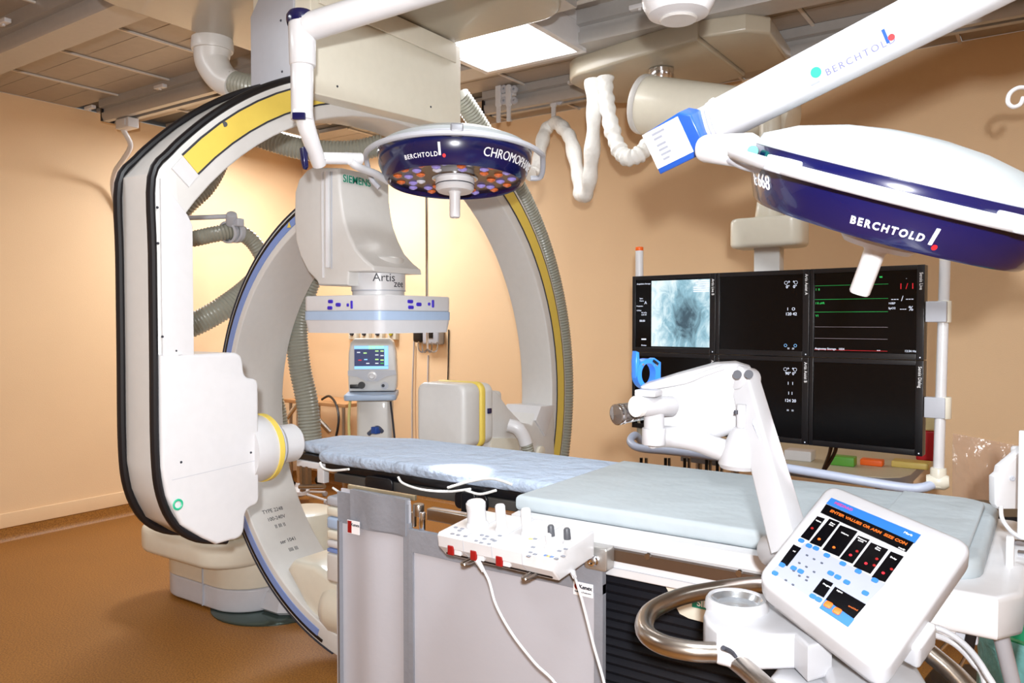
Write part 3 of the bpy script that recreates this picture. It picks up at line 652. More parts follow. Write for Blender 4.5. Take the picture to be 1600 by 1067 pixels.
lettering('Radiation Protection', .006, frame(p+Vector((.0, -.001, -.008)), (1, 0, 0), (0, 0, 1), (0, -1, 0)), inkd, L2)
# curtain bar and hinged arm
Kb = thing('curtain_arm', 'hinged steel arm and tan bar that carry the shielding curtains', 'arm', WY(650, 800, 1.86))
build('bar', MB().box(-1.96, -1.66, 1.862, 1.875, .928, .944, .002), brass, Kb)
build('hinge', MB().cyl(WY(654, 806, 1.87), WY(654, 787, 1.87), .018, n=16, bev=.003).cyl(WY(646, 822, 1.86), WY(646, 800, 1.86), .010, n=12), steel, Kb)
build('hinge_pin', MB().cyl(WY(660, 828, 1.85), WY(660, 800, 1.85), .010, n=12, bev=.002), chrome, Kb)
build('link_arm', MB().box(-1.60, -1.40, 1.85, 1.885, .878, .915, .005), steel, Kb)
build('end_pin', MB().cyl((-1.42, 1.845, .86), (-1.42, 1.845, .925), .014, n=14, bev=.003), chrome, Kb)
build('link_drop', MB().box(-1.50, -1.49, 1.85, 1.87, .80, .88).box(-1.43, -1.42, 1.85, 1.87, .80, .88), steel, Kb)

# ================================================================== TABLE-SIDE CONTROL BOX
K = thing('table_control_box', 'white control box with joysticks clamped to the table front', 'controller', (-1.18, 1.72, .85))
KM = frame((-1.172, 1.715, .880), Vector((1, -.03, 0)).normalized(), Vector((.03, 1, 0)).normalized(), (0, 0, 1))
def K_(x, y, z): return KM @ Vector((x, y, z))
kp = [(-.10, .012), (-.104, .042), (-.098, .05), (.088, .072), (.095, .066), (.095, .0), (-.07, -.018)]
build('case', MB().prism(kp, -.187, .187, KM @ frame((0, 0, 0), (0, 1, 0), (0, 0, 1), (1, 0, 0)), bev=.006), white, K)
for x in (-.095, .0, .095): build('case_joint', MB().prism([(q[0]*1.004-.0004, q[1]*1.01) for q in kp], x-.0008, x+.0008, KM @ frame((0, 0, 0), (0, 1, 0), (0, 0, 1), (1, 0, 0))), greyw, K)
def top(x, y): return .0505+(y+.098)*(.072-.05)/.186
def onK(px, py):   # point on the sloping top
    n = (KM.to_3x3() @ Vector((0, -.117, .993))); p0 = K_(0, 0, top(0, 0)); return onplane(px, py, p0, n)
up_ = KM.to_3x3() @ Vector((0, -.117, .993)); up_.normalize()
def stick(px, py, prof, m, nm): return build(nm, MB().lathe(prof, axis_frame(onK(px, py), up_), 28), m, K)
stick(746, 821, [(0, 0), (.032, 0), (.030, .008), (.026, .012), (.026, .048), (.027, .05), (.027, .064), (.022, .070), (0, .072)], white, 'joystick')
for q in ((784, 828), (824, 835)): stick(*q, [(0, 0), (.018, 0), (.016, .006), (.0135, .012), (.0135, .066), (.011, .070), (0, .0705)], white, 'joystick')
stick(858, 856, [(0, 0), (.013, 0), (.010, .008), (.0075, .010), (.008, .034), (.005, .037), (0, .037)], white, 'small_stick')
for q in ((862, 844), (887, 849)):
    stick(*q, [(0, 0), (.011, 0), (.009, .006), (.008, .012), (0, .012)], white, 'knob_socket')
    p = onK(*q)+up_*.012
    build('knob', MB().lathe([(0, 0), (.0095, 0), (.0085, .024), (.006, .028), (0, .0285)], axis_frame(p, up_), 16), MATS['lead_curtain_trim'] and mat('dark_grey_knob%d' % q[0], '#505258', .4), K)
keyc = mat('printed_key_grey', '#8c909c', .5); keyb = mat('printed_key_blue', '#6688c0', .5); keyy = mat('printed_key_yellow', '#e8c878', .5)
for px, py, m in ((712, 824, keyc), (718, 829, keyc), (707, 834, keyc), (716, 836, keyc), (727, 838, keyc), (722, 826, keyc), (753, 836, keyc), (761, 838, keyc), (744, 845, keyc), (752, 848, keyc), (764, 850, keyc), (769, 843, keyc), (781, 837, keyc), (773, 845, keyc), (757, 842, keyc), (829, 842, keyy), (836, 842, keyc), (833, 855, keyc), (829, 863, keyc), (826, 869, keyc), (836, 866, keyc), (853, 868, keyb), (862, 870, keyb), (857, 869, keyy), (874, 861, keyc), (884, 858, keyc), (880, 869, keyc), (869, 873, keyc)):
    p = onK(px, py); build('key', MB().prism(rrect(-.0055, .0055, -.004, .004, .002, 2), 0, .0012, axis_frame(p, up_, KM.to_3x3() @ Vector((1, 0, 0)))), m, K)
for x in (-.140, -.062, .022):
    lb = build('latch_housing', MB().box(-.022, .022, -.004, .006, -.012, .014, .003, KM @ Matrix.Translation((x+.01, -.094, .008))), white, K)
    build('latch', MB().box(-.011, .011, -.009, -.002, -.014, .013, .004, KM @ Matrix.Translation((x, -.094, .008))), red, lb)
for x in (-.085, .11):
    lp = [K_(x-.004, -.02, -.01), K_(x-.006, -.105, -.014), K_(x+.002, -.118, -.016), K_(x+.010, -.105, -.014), K_(x+.012, -.02, -.01)]
    build('loop_handle', MB().tube(lp, .0042, 8, 6), steel, K)
build('under_plate', MB().box(-.175, .17, -.08, .08, -.014, -.004, .003, KM), blackp, K)
cl = thing('rail_clamp', 'silver square rail clamp with round knob right of the control box', 'clamp', WY(936, 886, 1.84))
cm = frame(WY(937, 870, 1.845), (1, 0, 0), (0, 0, 1), (0, -1, 0))
build('body', MB().prism(rrect(-.034, .034, -.030, .032, .008), -.02, .025, cm, bev=.004), alu if False else mat('silver_cast', '#b9b7b4', .35, .8), cl)
build('knob', MB().lathe([(0, 0), (.014, 0), (.014, .010), (.011, .014), (.011, .022), (.006, .024), (0, .020)], cm @ Matrix.Translation((.0, -.002, .025)), 20), chrome, cl)
build('jaw', MB().box(-.045, -.036, -.02, .02, -.01, .03, .003, cm), blackp, cl)
# two cables from the control box
c1 = [K_(-.060, -.09, -.004), W(763, 905, 1.98), W(775, 945, 1.95), W(800, 990, 1.92), W(835, 1035, 1.88), W(875, 1080, 1.85), W(900, 1180, 1.8), W(900, 1400, 1.75)]
c2 = [K_(.178, .0, -.015), W(903, 915, 1.86), W(914, 955, 1.85), W(928, 1010, 1.84), W(944, 1067, 1.82), W(960, 1150, 1.8), W(965, 1400, 1.8)]
for c, l in ((c1, 'white cable hanging from the middle of the control box across the grey curtain'), (c2, 'white cable hanging from the right end of the control box')):
    t = thing('control_cable', l, 'cable', c[-1])
    build('cord', MB().tube(c, .0034, 8), white, t)
    d = (c[1]-c[0]).normalized(); build('strain_relief', MB().cyl(c[0], c[0]+d*.05, .0085, .0055, 12), white, t)

# ================================================================== MONITOR BANK
mo = Vector((-1.616, 3.33, 0)); me_ = Vector((-.391, 3.217, 0)); mu = (me_-mo).normalized(); mn = Vector((mu.y, -mu.x, 0)); mw = (me_-mo).length
MZ0, MZ1 = 1.0, 1.703
def MP(u, z, out=0): return mo+mu*u+Vector((0, 0, z))+mn*out
cols = [0, .352*mw*1.02, .668*mw, mw]; cols = [0, .415, .815, mw]
names = [('Artis Live B', 'Artis Assist A', 'Sensis Live'), ('Artis Live A', 'Artis Assist B', 'Sensis Dialog')]
desc = [('black monitor showing a blue-white x-ray image, top left of the bank', 'black monitor with small white readouts, top middle of the bank', 'black monitor with green and red trace lines, top right of the bank'),
        ('dark monitor behind the blue clamp ring, bottom left of the bank', 'dark monitor behind the white injector arm, bottom middle of the bank', 'blank dark monitor at the bottom right of the bank')]
zs = [MZ1, 1.352, MZ0]
def MF(u, z, out): return frame(MP(u, z, out), mu, (0, 0, 1), mn)
for r_ in range(2):
    for c_ in range(3):
        u0, u1 = cols[c_]+.001, cols[c_+1]-.001; z1, z0 = zs[r_]-.001, zs[r_+1]+.001
        t = thing('monitor', desc[r_][c_], 'monitor', MP((u0+u1)/2, z0, -.03), 'six monitors in the bank')
        iu0, iu1, iz0, iz1 = u0+.016, u1-.026, z0+.022, z1-.018
        fr = MB()
        F0 = MF(0, 0, 0)
        for a in ((u0, iu0, z0, z1), (iu1, u1, z0, z1), (iu0, iu1, z0, iz0), (iu0, iu1, iz1, z1)): fr.box(a[0], a[1], a[2], a[3], -.01, .006, .002, F0)
        fr.box(u0, u1, z0, z1, -.045, -.01, .004, F0)
        build('housing', fr, blackp, t)
        s_ = build('screen', MB().box(iu0, iu1, iz0, iz1, -.008, .0, 0, F0), scr, t)
        lettering(names[r_][c_], .0165, frame(MP(u1-.012, z1-.06, .0065), (0, 0, -1), mu, mn), inkw, t, sx=.9)
        build('power_light', MB().box(u1-.014, u1-.010, z0+.008, z0+.012, .006, .007, 0, F0), glow_w, t)
        def G(mb, m, nm='readout', lab=None): return build(nm, mb, m, s_)
        q = lambda a, b, c, d, h=.0006: MB().box(a, b, c, d, 0, h, 0, F0)
        if (r_, c_) == (0, 0):
            build('x_ray_image', q(u0+.098, iu1-.003, iz0+.006, iz1-.006, .001), xray, s_)
            for txt, du, dz, sz in (('Acquisition Storage', .005, .018, .009), ('Spine', .02, .085, .008), ('Fluoro', .02, .096, .008), ('A', .045, .105, .02), ('Projection', .004, .12, .008), ('15.0 fps', .004, .14, .008), ('0.2 mGy', .03, .15, .008), ('LAO 20', .03, .16, .008), ('00:00', .02, .188, .013), ('Review', .03, .30, .009)):
                lettering(txt, sz, MF(iu0+du, iz1-dz, .0008), glow_w, s_, align='LEFT', name='readout')
            for k in range(6): G(q(iu1-.08+.01*k*(k < 3), iu1-.006, iz1-.016-.009*k, iz1-.011-.009*k, .0016), glow_w)
            G(q(iu0+.03, iu0+.055, iz0+.034, iz0+.040), glow_w)
        elif c_ == 1:
            ys = ((.03, '+  +'), (.05, '0°   0°'), (.14, 'I   O'), (.16, '120 42'), (.30, '=  ='), (.32, '0° 76')) if r_ == 0 else ((.03, '+  +'), (.05, '90° 0°'), (.09, 'I   I'), (.13, 'I  I'), (.16, '124 20'), (.20, '=  ='))
            for dz, tx in ys: lettering(tx, .017, MF(iu1-.048, iz1-dz, .0008), glow_w, s_, name='readout')
            for k in range(2):
                cc = MF(iu1-.07+.04*k, iz1-.033, .0006); G(MB().lathe([(.006, 0), (.0066, .0004), (.0072, 0)], cc, 14), glow_w)
            if r_ == 0:
                for k in range(2): G(MB().lathe([(.005, 0), (.0056, .0004), (.0062, 0)], MF(iu1-.07+.04*k, iz0+.022, .0006), 14), glow_b)
        elif r_ == 0:
            L = u1-u0
            for k, (m, fz) in enumerate(((glow_g, .055), (glow_g, .115), (glow_g, .17), (glow_p, .235), (glow_p, .285), (glow_r, .335))):
                G(q(iu0+.002, u1-.125, iz1-fz*.9, iz1-fz*.9+.0010), m, 'trace')
            for k, fz in enumerate((.062, .122, .177)): lettering(('I  II', 'I II aVR', 'V1')[k], .012, MF(iu0+.005, iz1-fz*.9-.008, .0008), glow_g, s_, align='LEFT', name='readout')
            lettering('1 / 1', .030, MF(iu1-.035, iz1-.06, .0008), glow_r, s_, name='readout')
            lettering('--- / ---', .028, MF(iu1-.05, iz1-.105, .0008), glow_w, s_, name='readout')
            lettering('NIBP', .011, MF(iu1-.085, iz1-.122, .0008), glow_w, s_, name='readout')
            lettering('SpO2', .011, MF(iu1-.085, iz1-.140, .0008), glow_w, s_, name='readout')
            lettering('--- %', .024, MF(iu1-.035, iz1-.142, .0008), glow_w, s_, name='readout')
            lettering('Angiostep Storage   1024', .011, MF(iu0+.004, iz0+.012, .0008), glow_w, s_, align='LEFT', name='readout')
            lettering('12:34 Hz', .011, MF(iu1-.02, iz0+.010, .0008), glow_w, s_, name='readout')
            lettering('--', .02, MF(iu1-.13, iz0+.012, .0008), glow_w, s_, name='readout')
            lettering('- ', .011, MF(iu1-.035, iz1-.03, .0008), glow_w, s_, name='readout')
            G(q(iu1-.13, iu1-.12, iz1-.025, iz1-.019), glow_g)
# support of the bank
S = thing('monitor_trolley', 'beige ceiling trolley with thick cream arm and post that carries the monitor bank', 'mount', (-1.7, 3.85, 2.78))
build('trolley_plate', MB().prism(circ(-2.02, 3.75, .16, 180, 270, 5)+[(-1.62, 3.50), (-1.36, 3.46), (-1.36, 4.12), (-1.62, 4.20), (-2.02, 4.26)]+circ(-2.04, 4.10, .14, 90, 180, 5), 2.775, 2.875, None, bev=.012), beige, S)
build('trolley_end', MB().prism([(-1.36, 3.48), (-1.16, 3.52), (-1.08, 3.62), (-1.12, 4.10), (-1.36, 4.12)], 2.79, 2.875, None, bev=.015), beige, S)
pv = WZ(1033, 108, 2.775)
build('pivot_ring', MB().lathe([(0, 0), (.058, 0), (.064, .02), (.064, .055), (0, .06)], Matrix.Translation((pv.x, pv.y, 2.715)), 30), chrome, S)
a0 = W(1004, 163, 3.95); a1 = W(1242, 190, 3.5)
av = (a1-a0).normalized()
build('arm', MB().cyl(a0, a0+(a1-a0)*.72, .142, .125, 40, .012), cream, S)
build('arm_sleeve', MB().cyl(a0+(a1-a0)*.70, a0+(a1-a0)*.9, .128, .12, 40, .004).cyl(a0+(a1-a0)*.895, a1, .124, .10, 40, .03), cream, S)
build('arm_cap', MB().cyl(a0-av*.004, a0+av*.03, .146, .146, 40, .006), shell, S)
mp = MP(.735, 0, -.10)
q0 = W(1203, 225, 3.42); pxy = Vector((q0.x, q0.y))
build('post', MB().cyl((q0.x, q0.y, 2.00), (q0.x, q0.y, 2.42), .045, n=28, bev=.004).cyl((q0.x, q0.y, 1.93), (q0.x, q0.y, 2.02), .062, .052, 28, .004), cream, S)
kz = W(1203, 364, 3.42)
build('knuckle_box', MB().prism(rrect(-.155, .155, -.09, .09, .05), -.065, .065, Matrix.Translation((q0.x, q0.y, kz.z)), bev=.02), cream, S)
build('column', MB().box(q0.x-.055, q0.x+.055, q0.y-.035, q0.y+.035, 1.35, kz.z-.06, .004), shell, S)
build('cross_frame', MB().box(.1, mw-.1, 1.45, 1.50, -.09, -.05, .004, MF(0, 0, 0)).box(.1, mw-.1, 1.18, 1.22, -.09, -.05, .004, MF(0, 0, 0)), greyw, S)
# tubular handle frame around the bank
H = thing('handle_frame', 'white tubular pole and blue-grey bar bent around the monitor bank', 'frame', MP(mw+.09, .91, 0))
px0 = WX(1468, 755, MP(mw+.07, 0).x)
pb0 = W(1466, 752, 2.86); pt0 = W(1478, 360, 2.86)
build('pole', MB().cyl(pb0, pb0.lerp(pt0, .88), .0185, n=20), white, H)
build('pole_top', MB().cyl(pb0.lerp(pt0, .88), (pt0.x, pt0.y, pt0.z+.04), .0188, n=20), cream, H)
for py in (487, 637):
    pc = W(1475, py, 2.86); build('clamp_collar', MB().cyl(pc-Vector((0, 0, .04)), pc+Vector((0, 0, .04)), .0245, n=20, bev=.004), cream, H)
    build('clamp_bracket', MB().box(mw+.001, mw+.07, pc.z-.038, pc.z+.038, -.03, .002, .004, MF(0, 0, 0)), greyw, H)
build('corner_joint', MB().lathe([(0, -.04), (.022, -.038), (.03, -.01), (.03, .02), (.02, .035), (0, .036)], axis_frame(pb0, pb0-W(1380, 748, 2.95)), 18).cyl(pb0-Vector((0, 0, .02)), pb0+Vector((0, 0, .05)), .027, n=18, bev=.004), cream, H)
hb = [pb0, W(1440, 762, 2.86), W(1400, 760, 2.90), W(1270, 738, 3.04), W(1130, 715, 3.25), W(1050, 705, 3.42), W(1000, 700, 3.5), W(985, 690, 3.58), W(992, 680, 3.62), W(1003, 690, 3.66)]
build('bar', MB().tube(hb, .0175, 14), pblue and mat('blue_grey_tube', '#b9c3da', .35), H)
build('rear_pole', MB().cyl(W(1001, 700, 3.66), W(1001, 655, 3.66), .018, n=16), beige, H)
bc = thing('signal_post', 'white post with orange cap rising behind the left monitor', 'post', W(999, 440, 3.75))
build('post', MB().cyl(W(999, 445, 3.75), W(999, 392, 3.75), .019, n=18), white, bc)
build('cap', MB().cyl(W(999, 392, 3.75), W(999, 386, 3.75), .019, n=18, bev=.003), orange, bc)
# cable sleeves and hangers
def hanger(px, d, lab, s=1.0):
    top_ = W(px, 146, d)
    t = thing('cable_hanger', lab, 'hanger', top_, 'white cable hangers on the ceiling rail')
    M = axis_frame(top_, (0, -1, 0), (1, 0, 0))
    build('plate', MB().prism(rrect(-.022*s, .022*s, -.09*s, .06*s, .018*s), -.008, .008, M, bev=.002).prism(rrect(-.014*s, .014*s, -.19*s, -.08*s, .006), -.006, .006, M), white, t)
    for q in ((.045, .02), (.045, -.055)):
        ax = top_+Vector((q[0]*s, 0, q[1]*s)); build('wheel', MB().lathe([(.008, -.01), (.026*s, -.008), (.026*s, .008), (.008, .01), (.008, -.01)], axis_frame(ax, (0, 1, 0)), 16).cyl(ax+Vector((-.045*s, 0, 0)), ax, .004, n=6), greyw, t)
    return t
hanger(865, 5.05, 'white plastic cable hanger left of the monitor trolley, holding the draped sleeve')
hanger(779, 5.15, 'white plastic cable hanger just right of the carriage box, left one')
hanger(795, 5.10, 'white plastic cable hanger just right of the carriage box, right one', .95)
def sleeve(pts, lab, r=.040):
    t = solo('cable_sleeve', MB().tube(pts, lambda u: r*(1+.10*math.sin(u*97)+.06*math.sin(u*41+1)), 14, 12), cloth, lab, 'sleeve', 'white fabric cable sleeves'); return t
sleeve([W(926, 125, 4.1), W(928, 180, 4.1), W(924, 250, 4.2), W(918, 298, 4.3), W(908, 303, 4.4), W(903, 270, 4.45), W(893, 222, 4.6), W(882, 203, 4.75), W(868, 192, 4.95), W(852, 205, 5.0), W(845, 235, 4.9), W(836, 268, 4.85), W(828, 272, 4.8)], 'white fabric cable sleeve hanging in a deep loop and draped over the hanger')
sleeve([W(946, 120, 4.05), W(948, 160, 4.05), W(957, 205, 4.0), W(970, 238, 3.95), W(985, 247, 3.9), W(1003, 238, 3.9), W(1016, 222, 3.95)], 'white fabric cable sleeve hanging in a shallow loop to the cream arm')

# ================================================================== DESK BEHIND THE MONITORS
Dk = thing('side_desk', 'speckled laminate desk with grey edge behind the monitor bank', 'desk', (-1.1, 4.2, 0))
dout = [(-1.62, 3.92), (-.70, 3.80)] + [(-.62, 3.81), (-.56, 3.86), (-.53, 3.96)] + [(-.52, 4.55), (-1.62, 4.66)]
dz = .80
build('top', MB().prism(dout, dz-.004, dz, None), woodt, Dk)
build('edge_band', MB().prism(dout, dz-.045, dz-.004, None), edge, Dk)
for x, y in ((-1.55, 4.0), (-.66, 3.95), (-1.55, 4.55), (-.60, 4.45), (-1.35, 4.0)):
    build('leg', MB().cyl((x, y, 0), (x, y, dz-.045), .018, n=12), steel, Dk)
for i, px in enumerate((1002, 1010, 1040, 1046, 1070, 1077, 1104, 1110, 1121, 1128)):
    p = W(px, 705, 4.0)
    solo('upright_bar', MB().cyl((p.x, p.y, 0), (p.x, p.y, .80), .0085, n=8), steel if i % 2 else blackp, 'thin dark upright bar of the rack below the monitors, %s' % ('far left', 'second from left', 'third from left', 'fourth from left', 'fifth from left', 'fifth from right', 'fourth from right', 'third from right', 'second from right', 'far right')[i], 'bar', 'upright bars below the monitors')
def bx(name, px, py, d, sx, sy, sz, m, lab, cat, bev=.006):
    p = W(px, py, d); p.z = dz
    return solo(name, MB().box(-sx/2, sx/2, -sy/2, sy/2, 0, sz, bev, Matrix.Translation(p)), m, lab, cat)
bx('plastic_tray', 1250, 708, 3.95, .13, .10, .05, white, 'small white plastic tray on the desk left of the black cables', 'tray')
bx('green_box', 1318, 708, 3.8, .11, .07, .045, mat('green_plastic', '#5aa03a', .4), 'green box on the desk under the right monitors', 'box')
bx('orange_box', 1363, 713, 3.8, .10, .06, .030, orange, 'flat orange box on the desk under the bottom right monitor', 'box')
bx('yellow_tray', 1424, 718, 3.75, .16, .10, .03, mat('yellow_plastic', '#d8c06a', .4, alpha=.9), 'pale yellow tray on the desk corner', 'tray')
sb = thing('sharps_container', 'red sharps container with clear lid on the desk behind the white pole', 'container', W(1449, 715, 3.95))
p = W(1452, 715, 3.95)
build('body', MB().box(-.055, .055, -.05, .05, 0, .15, .01, Matrix.Translation((p.x, p.y, dz))), mat('sharps_red', '#b01822', .35), sb)
build('lid', MB().box(-.06, .06, -.055, .055, .15, .24, .014, Matrix.Translation((p.x, p.y, dz))), mat('sharps_lid', '#e8dfae', .3), sb)
for i, (x0, x1) in enumerate(((1300, 1286), (1308, 1288))):
    solo('black_cable', MB().tube([W(x0, 675, 3.16), W(x0-3, 705, 3.30), WZ(x1, 735, .809)], .008, 8), black, 'black cable hanging below the bottom right monitor, %s strand' % ('left', 'right')[i], 'cable', 'black cables below the monitors')

# ================================================================== BACK WALL ITEMS
def wy(px, py): return WY(px, py, YB)
for i, px in enumerate((556, 575, 596, 617)):
    p = wy(px, 521); t = thing('wall_outlet', 'small beige gas outlet on the back wall, %s of the row of four' % ('first', 'second', 'third', 'fourth')[i], 'outlet', (p.x, 4.97, p.z-.05), 'wall gas outlets')
    build('plate', MB().box(p.x-.05, p.x+.05, 4.955, 5.0, p.z-.055, p.z+.055, .01), cream, t)
    build('socket', MB().cyl((p.x, 4.957, p.z), (p.x, 4.94, p.z), .022, .018, 16), (inkd, inkd, inkd, mat('olive_ring', '#a8a020', .4))[i], t)
p = wy(672, 524); t = thing('wall_phone_box', 'grey wall box with dark window, chrome hooks hanging before it', 'box', (p.x, 4.95, p.z-.08))
build('case', MB().box(p.x-.02, p.x+.16, 4.92, 5.0, p.z-.075, p.z+.06, .02), greyw, t); build('window', MB().box(p.x+.03, p.x+.10, 4.914, 4.922, p.z-.02, p.z+.05, .003), blackp, t)
build('side_part', MB().box(p.x-.14, p.x-.02, 4.93, 5.0, p.z-.06, p.z+.05, .03), blackp, t)
hk = W(667, 522, 4.6)
t = thing('hanging_hooks', 'chrome four-arm infusion hook hanging in front of the back wall', 'hook', hk)
build('stem', MB().cyl(W(667, 470, 4.6), W(668, 545, 4.6), .007, n=10), chrome, t)
for s_, f in ((-1, 1), (1, 1), (-.5, -1), (.5, -1)):
    b0 = W(668, 545, 4.6); e = RGT*(.05*s_)+FWH*(.02*f)
    build('hook', MB().tube([b0, b0+e*.5+Vector((0, 0, -.018)), b0+e*1.0+Vector((0, 0, -.012)), b0+e*1.15+Vector((0, 0, .025)), b0+e*1.05+Vector((0, 0, .04))], .004, 8), chrome, t)
build('rail_bracket', MB().cyl(W(667, 470, 4.6), Vector((W(667, 470, 4.6).x, W(667, 470, 4.6).y, ZC)), .008, n=8), chrome, t)
for i, (x, ya, yb) in enumerate(((702, 515, 640), (646, 528, 700), (670, 555, 690), (650, 540, 760))):
    P = [wy(x+(i == 1)*2, ya)+Vector((0, -.008, 0)), wy(x-1, (ya+yb)/2)+Vector((0, -.008, 0)), wy(x-3+2*i, yb)+Vector((0, -.008, 0))]
    solo('wall_cable', MB().tube(P, .005, 6), [black, greyw, greyw, wallm][i], ['thin dark cord hanging on the back wall right of the flat panel', 'thin pale cord on the back wall left of the hooks', 'thin pale cord below the chrome hooks', 'peach-coloured cable cover strip on the back wall'][i], 'cord')
p0 = [wy(1486, 676)+Vector((.01, -.015, 0)), wy(1640, 705)+Vector((0, -.015, 0)), wy(1640, 900)+Vector((0, -.015, 0)), wy(1486, 820)+Vector((.01, -.015, 0))]
fm = MB(); nx, nz = 22, 26; V = []
for j in range(nz+1):
    for i in range(nx+1):
        u, v = i/nx, j/nz; q = (p0[0].lerp(p0[1], u)).lerp(p0[3].lerp(p0[2], u), v)
        q = q + Vector((0, -.02*abs(math.sin(u*7+v*3))*min(1, v*5)-.012*math.sin(u*19+2*math.sin(v*8))**2*min(1, v*4), 0)); V.append(q)
fm.add(V, [(j*(nx+1)+i, j*(nx+1)+i+1, (j+1)*(nx+1)+i+1, (j+1)*(nx+1)+i) for j in range(nz) for i in range(nx)])
solo('plastic_film', fm, clearp, 'clear crinkled plastic film taped on the back wall at right', 'film')
# wire guide hanging behind the floor arm
solo('wall_bracket', MB().cyl(W(454, 428, 6.2), W(454, 462, 6.2), .006, n=8).cyl(W(468, 428, 6.2), W(468, 440, 6.2), .006, n=8).cyl(W(450, 437, 6.2), W(474, 435, 6.2), .005, n=8), greyw, 'thin grey wire bracket with yellow tip near the room corner', 'bracket')

# ================================================================== MONITOR CART (back left)
cx, dd = 583, 4.6
cb = W(cx, 620, dd)
Q = thing('ventilator_cart', 'pale grey medical device with blue lit screen on a white column cart', 'medical device', (cb.x, cb.y, 0))
fx = Vector((RGT.x, RGT.y, 0)); fn = -FWH
fx = (fx+FWH*.10).normalized(); fn = Vector((fx.y, -fx.x, 0))
def QM(px, py, out=0): return frame(W(px, py, dd)+fn*out, fx, (0, 0, 1), fn)
o_ = W(583, 611, dd)
MQ = frame(o_, fx, (0, 0, 1), fn)
k_ = dd/FPX
case = [(-37*k_, 0), (-38*k_, 20*k_), (-37*k_, 60*k_), (-34*k_, 76*k_), (-28*k_, 82*k_), (25*k_, 82*k_), (31*k_, 77*k_), (35*k_, 60*k_), (37*k_, 20*k_), (36*k_, 3*k_), (33*k_, 0)]
cs = build('case', MB().prism(case, -.16, .02, MQ, bev=.012), shell, Q)
build('screen', MB().box(-28*k_, 24*k_, 35*k_, 71*k_, .018, .024, 0, MQ), glow_db, Q)
sc = [(-28, 24, 66, 71, glow_b), (-6, 17, 66, 71, glow_y), (18, 24, 40, 66, glow_b), (-28, 24, 35, 39.5, glow_b)]
for a, b_, c_, d_, m in sc: build('readout', MB().box(a*k_, b_*k_, c_*k_, d_*k_, .0242, .0252, 0, MQ), m, Q)
for a, b_, m in ((-24, 60, glow_w), (-14, 59, glow_y), (-13, 49, glow_b), (4, 62, glow_y), (12, 62, glow_y), (4, 56, glow_w), (12, 55, glow_w), (4, 49, glow_y), (12, 48, glow_y), (-22, 48, glow_r), (-10, 43, glow_w), (4, 43, glow_w), (12, 43, glow_g)):
    build('readout', MB().box(a*k_, (a+5)*k_, b_*k_, (b_+1.6)*k_, .0242, .0250, 0, MQ), m, Q)
build('front_panel', MB().prism([(-38*k_, 25*k_), (-38*k_, 33*k_), (35*k_, 33*k_), (36*k_, 26*k_), (20*k_, 23*k_), (8*k_, 16*k_), (-10*k_, 16*k_), (-24*k_, 23*k_)], .019, .024, MQ), greyw, Q)
build('dial', MB().lathe([(0, 0), (7*k_, 0), (7*k_, .004), (4.5*k_, .005), (4.5*k_, .016), (3.5*k_, .02), (0, .019)], MQ @ Matrix.Translation((-1*k_, 24*k_, .022)), 24), white, Q)
build('port', MB().cyl(MQ @ Vector((-17*k_, 10*k_, .02)), MQ @ Vector((-17*k_, 10*k_, .035)), 5.5*k_, n=18).box(-35*k_, -17*k_, 5*k_, 11*k_, .02, .032, .004, MQ), blackp, Q)
build('port', MB().cyl(MQ @ Vector((18*k_, 9*k_, .02)), MQ @ Vector((18*k_, 9*k_, .026)), 6*k_, n=18), greyw, Q)
build('plug', MB().cyl(MQ @ Vector((16*k_, 9*k_, .026)), MQ @ Vector((16*k_, 9*k_, .034)), 2.5*k_, n=12), inkd, Q)
build('tray', MB().prism(rrect(-40*k_, 38*k_, -.26, .10, .03), -10*k_, -1*k_, MQ @ frame((0, 0, 0), (1, 0, 0), (0, 0, 1), (0, 1, 0)) if False else frame(o_, fx, -fn, (0, 0, 1)) @ Matrix.Translation((0, .06, 0)), bev=.008), pblue, Q)
col0 = frame(o_, fx, -fn, (0, 0, 1))
build('column', MB().prism(rrect(-26*k_, 29*k_, 0, .20, .03), -10*k_-(o_.z-10*k_-.10), -10*k_, col0, bev=.004), shell, Q)
build('base', MB().prism(rrect(-.27, .27, -.10, .34, .08), -(o_.z-.05), -(o_.z-.12), col0, bev=.02), shell, Q)
for sx in (-.22, .22):
    for sy in (-.06, .29):
        p = col0 @ Vector((sx, sy, 0)); build('caster', MB().cyl((p.x-.015, p.y, .032), (p.x+.015, p.y, .032), .032, n=16, bev=.004), blackp, Q)
build('breathing_tube', MB().tube([W(576, 678, 4.5), W(583, 672, 4.48), (W(590, 668, 4.45)), W(597, 674, 4.48)], .012, 10), mat('dark_tube', '#4a5a78', .4), Q)
build('tube_clip', MB().box(-.02, .02, -.02, .02, -.02, .02, .006, Matrix.Translation(W(587, 672, 4.45))), cobalt, Q)
solo('yellow_cable', MB().tube([W(547, 626, 4.55), W(545, 660, 4.55), W(548, 720, 4.5), W(545, 750, 4.4), W(553, 768, 4.3)], .008, 8), mat('pale_yellow_cable', '#d8d08a', .5), 'pale yellow cable hanging left of the device column', 'cable')
solo('power_cable', MB().tube([WZ(503, 624, .822), W(515, 619, 6.65), W(526, 634, 6.5), W(529, 660, 6.4), W(521, 700, 6.4)], .010, 8), black, 'black cord arching over the small corner table', 'cord')
solo('power_cable', MB().tube([W(610, 627, 4.6), W(614, 660, 4.6), W(618, 700, 4.6)], .006, 8), inkd, 'thin dark cord hanging right of the device column', 'cord')

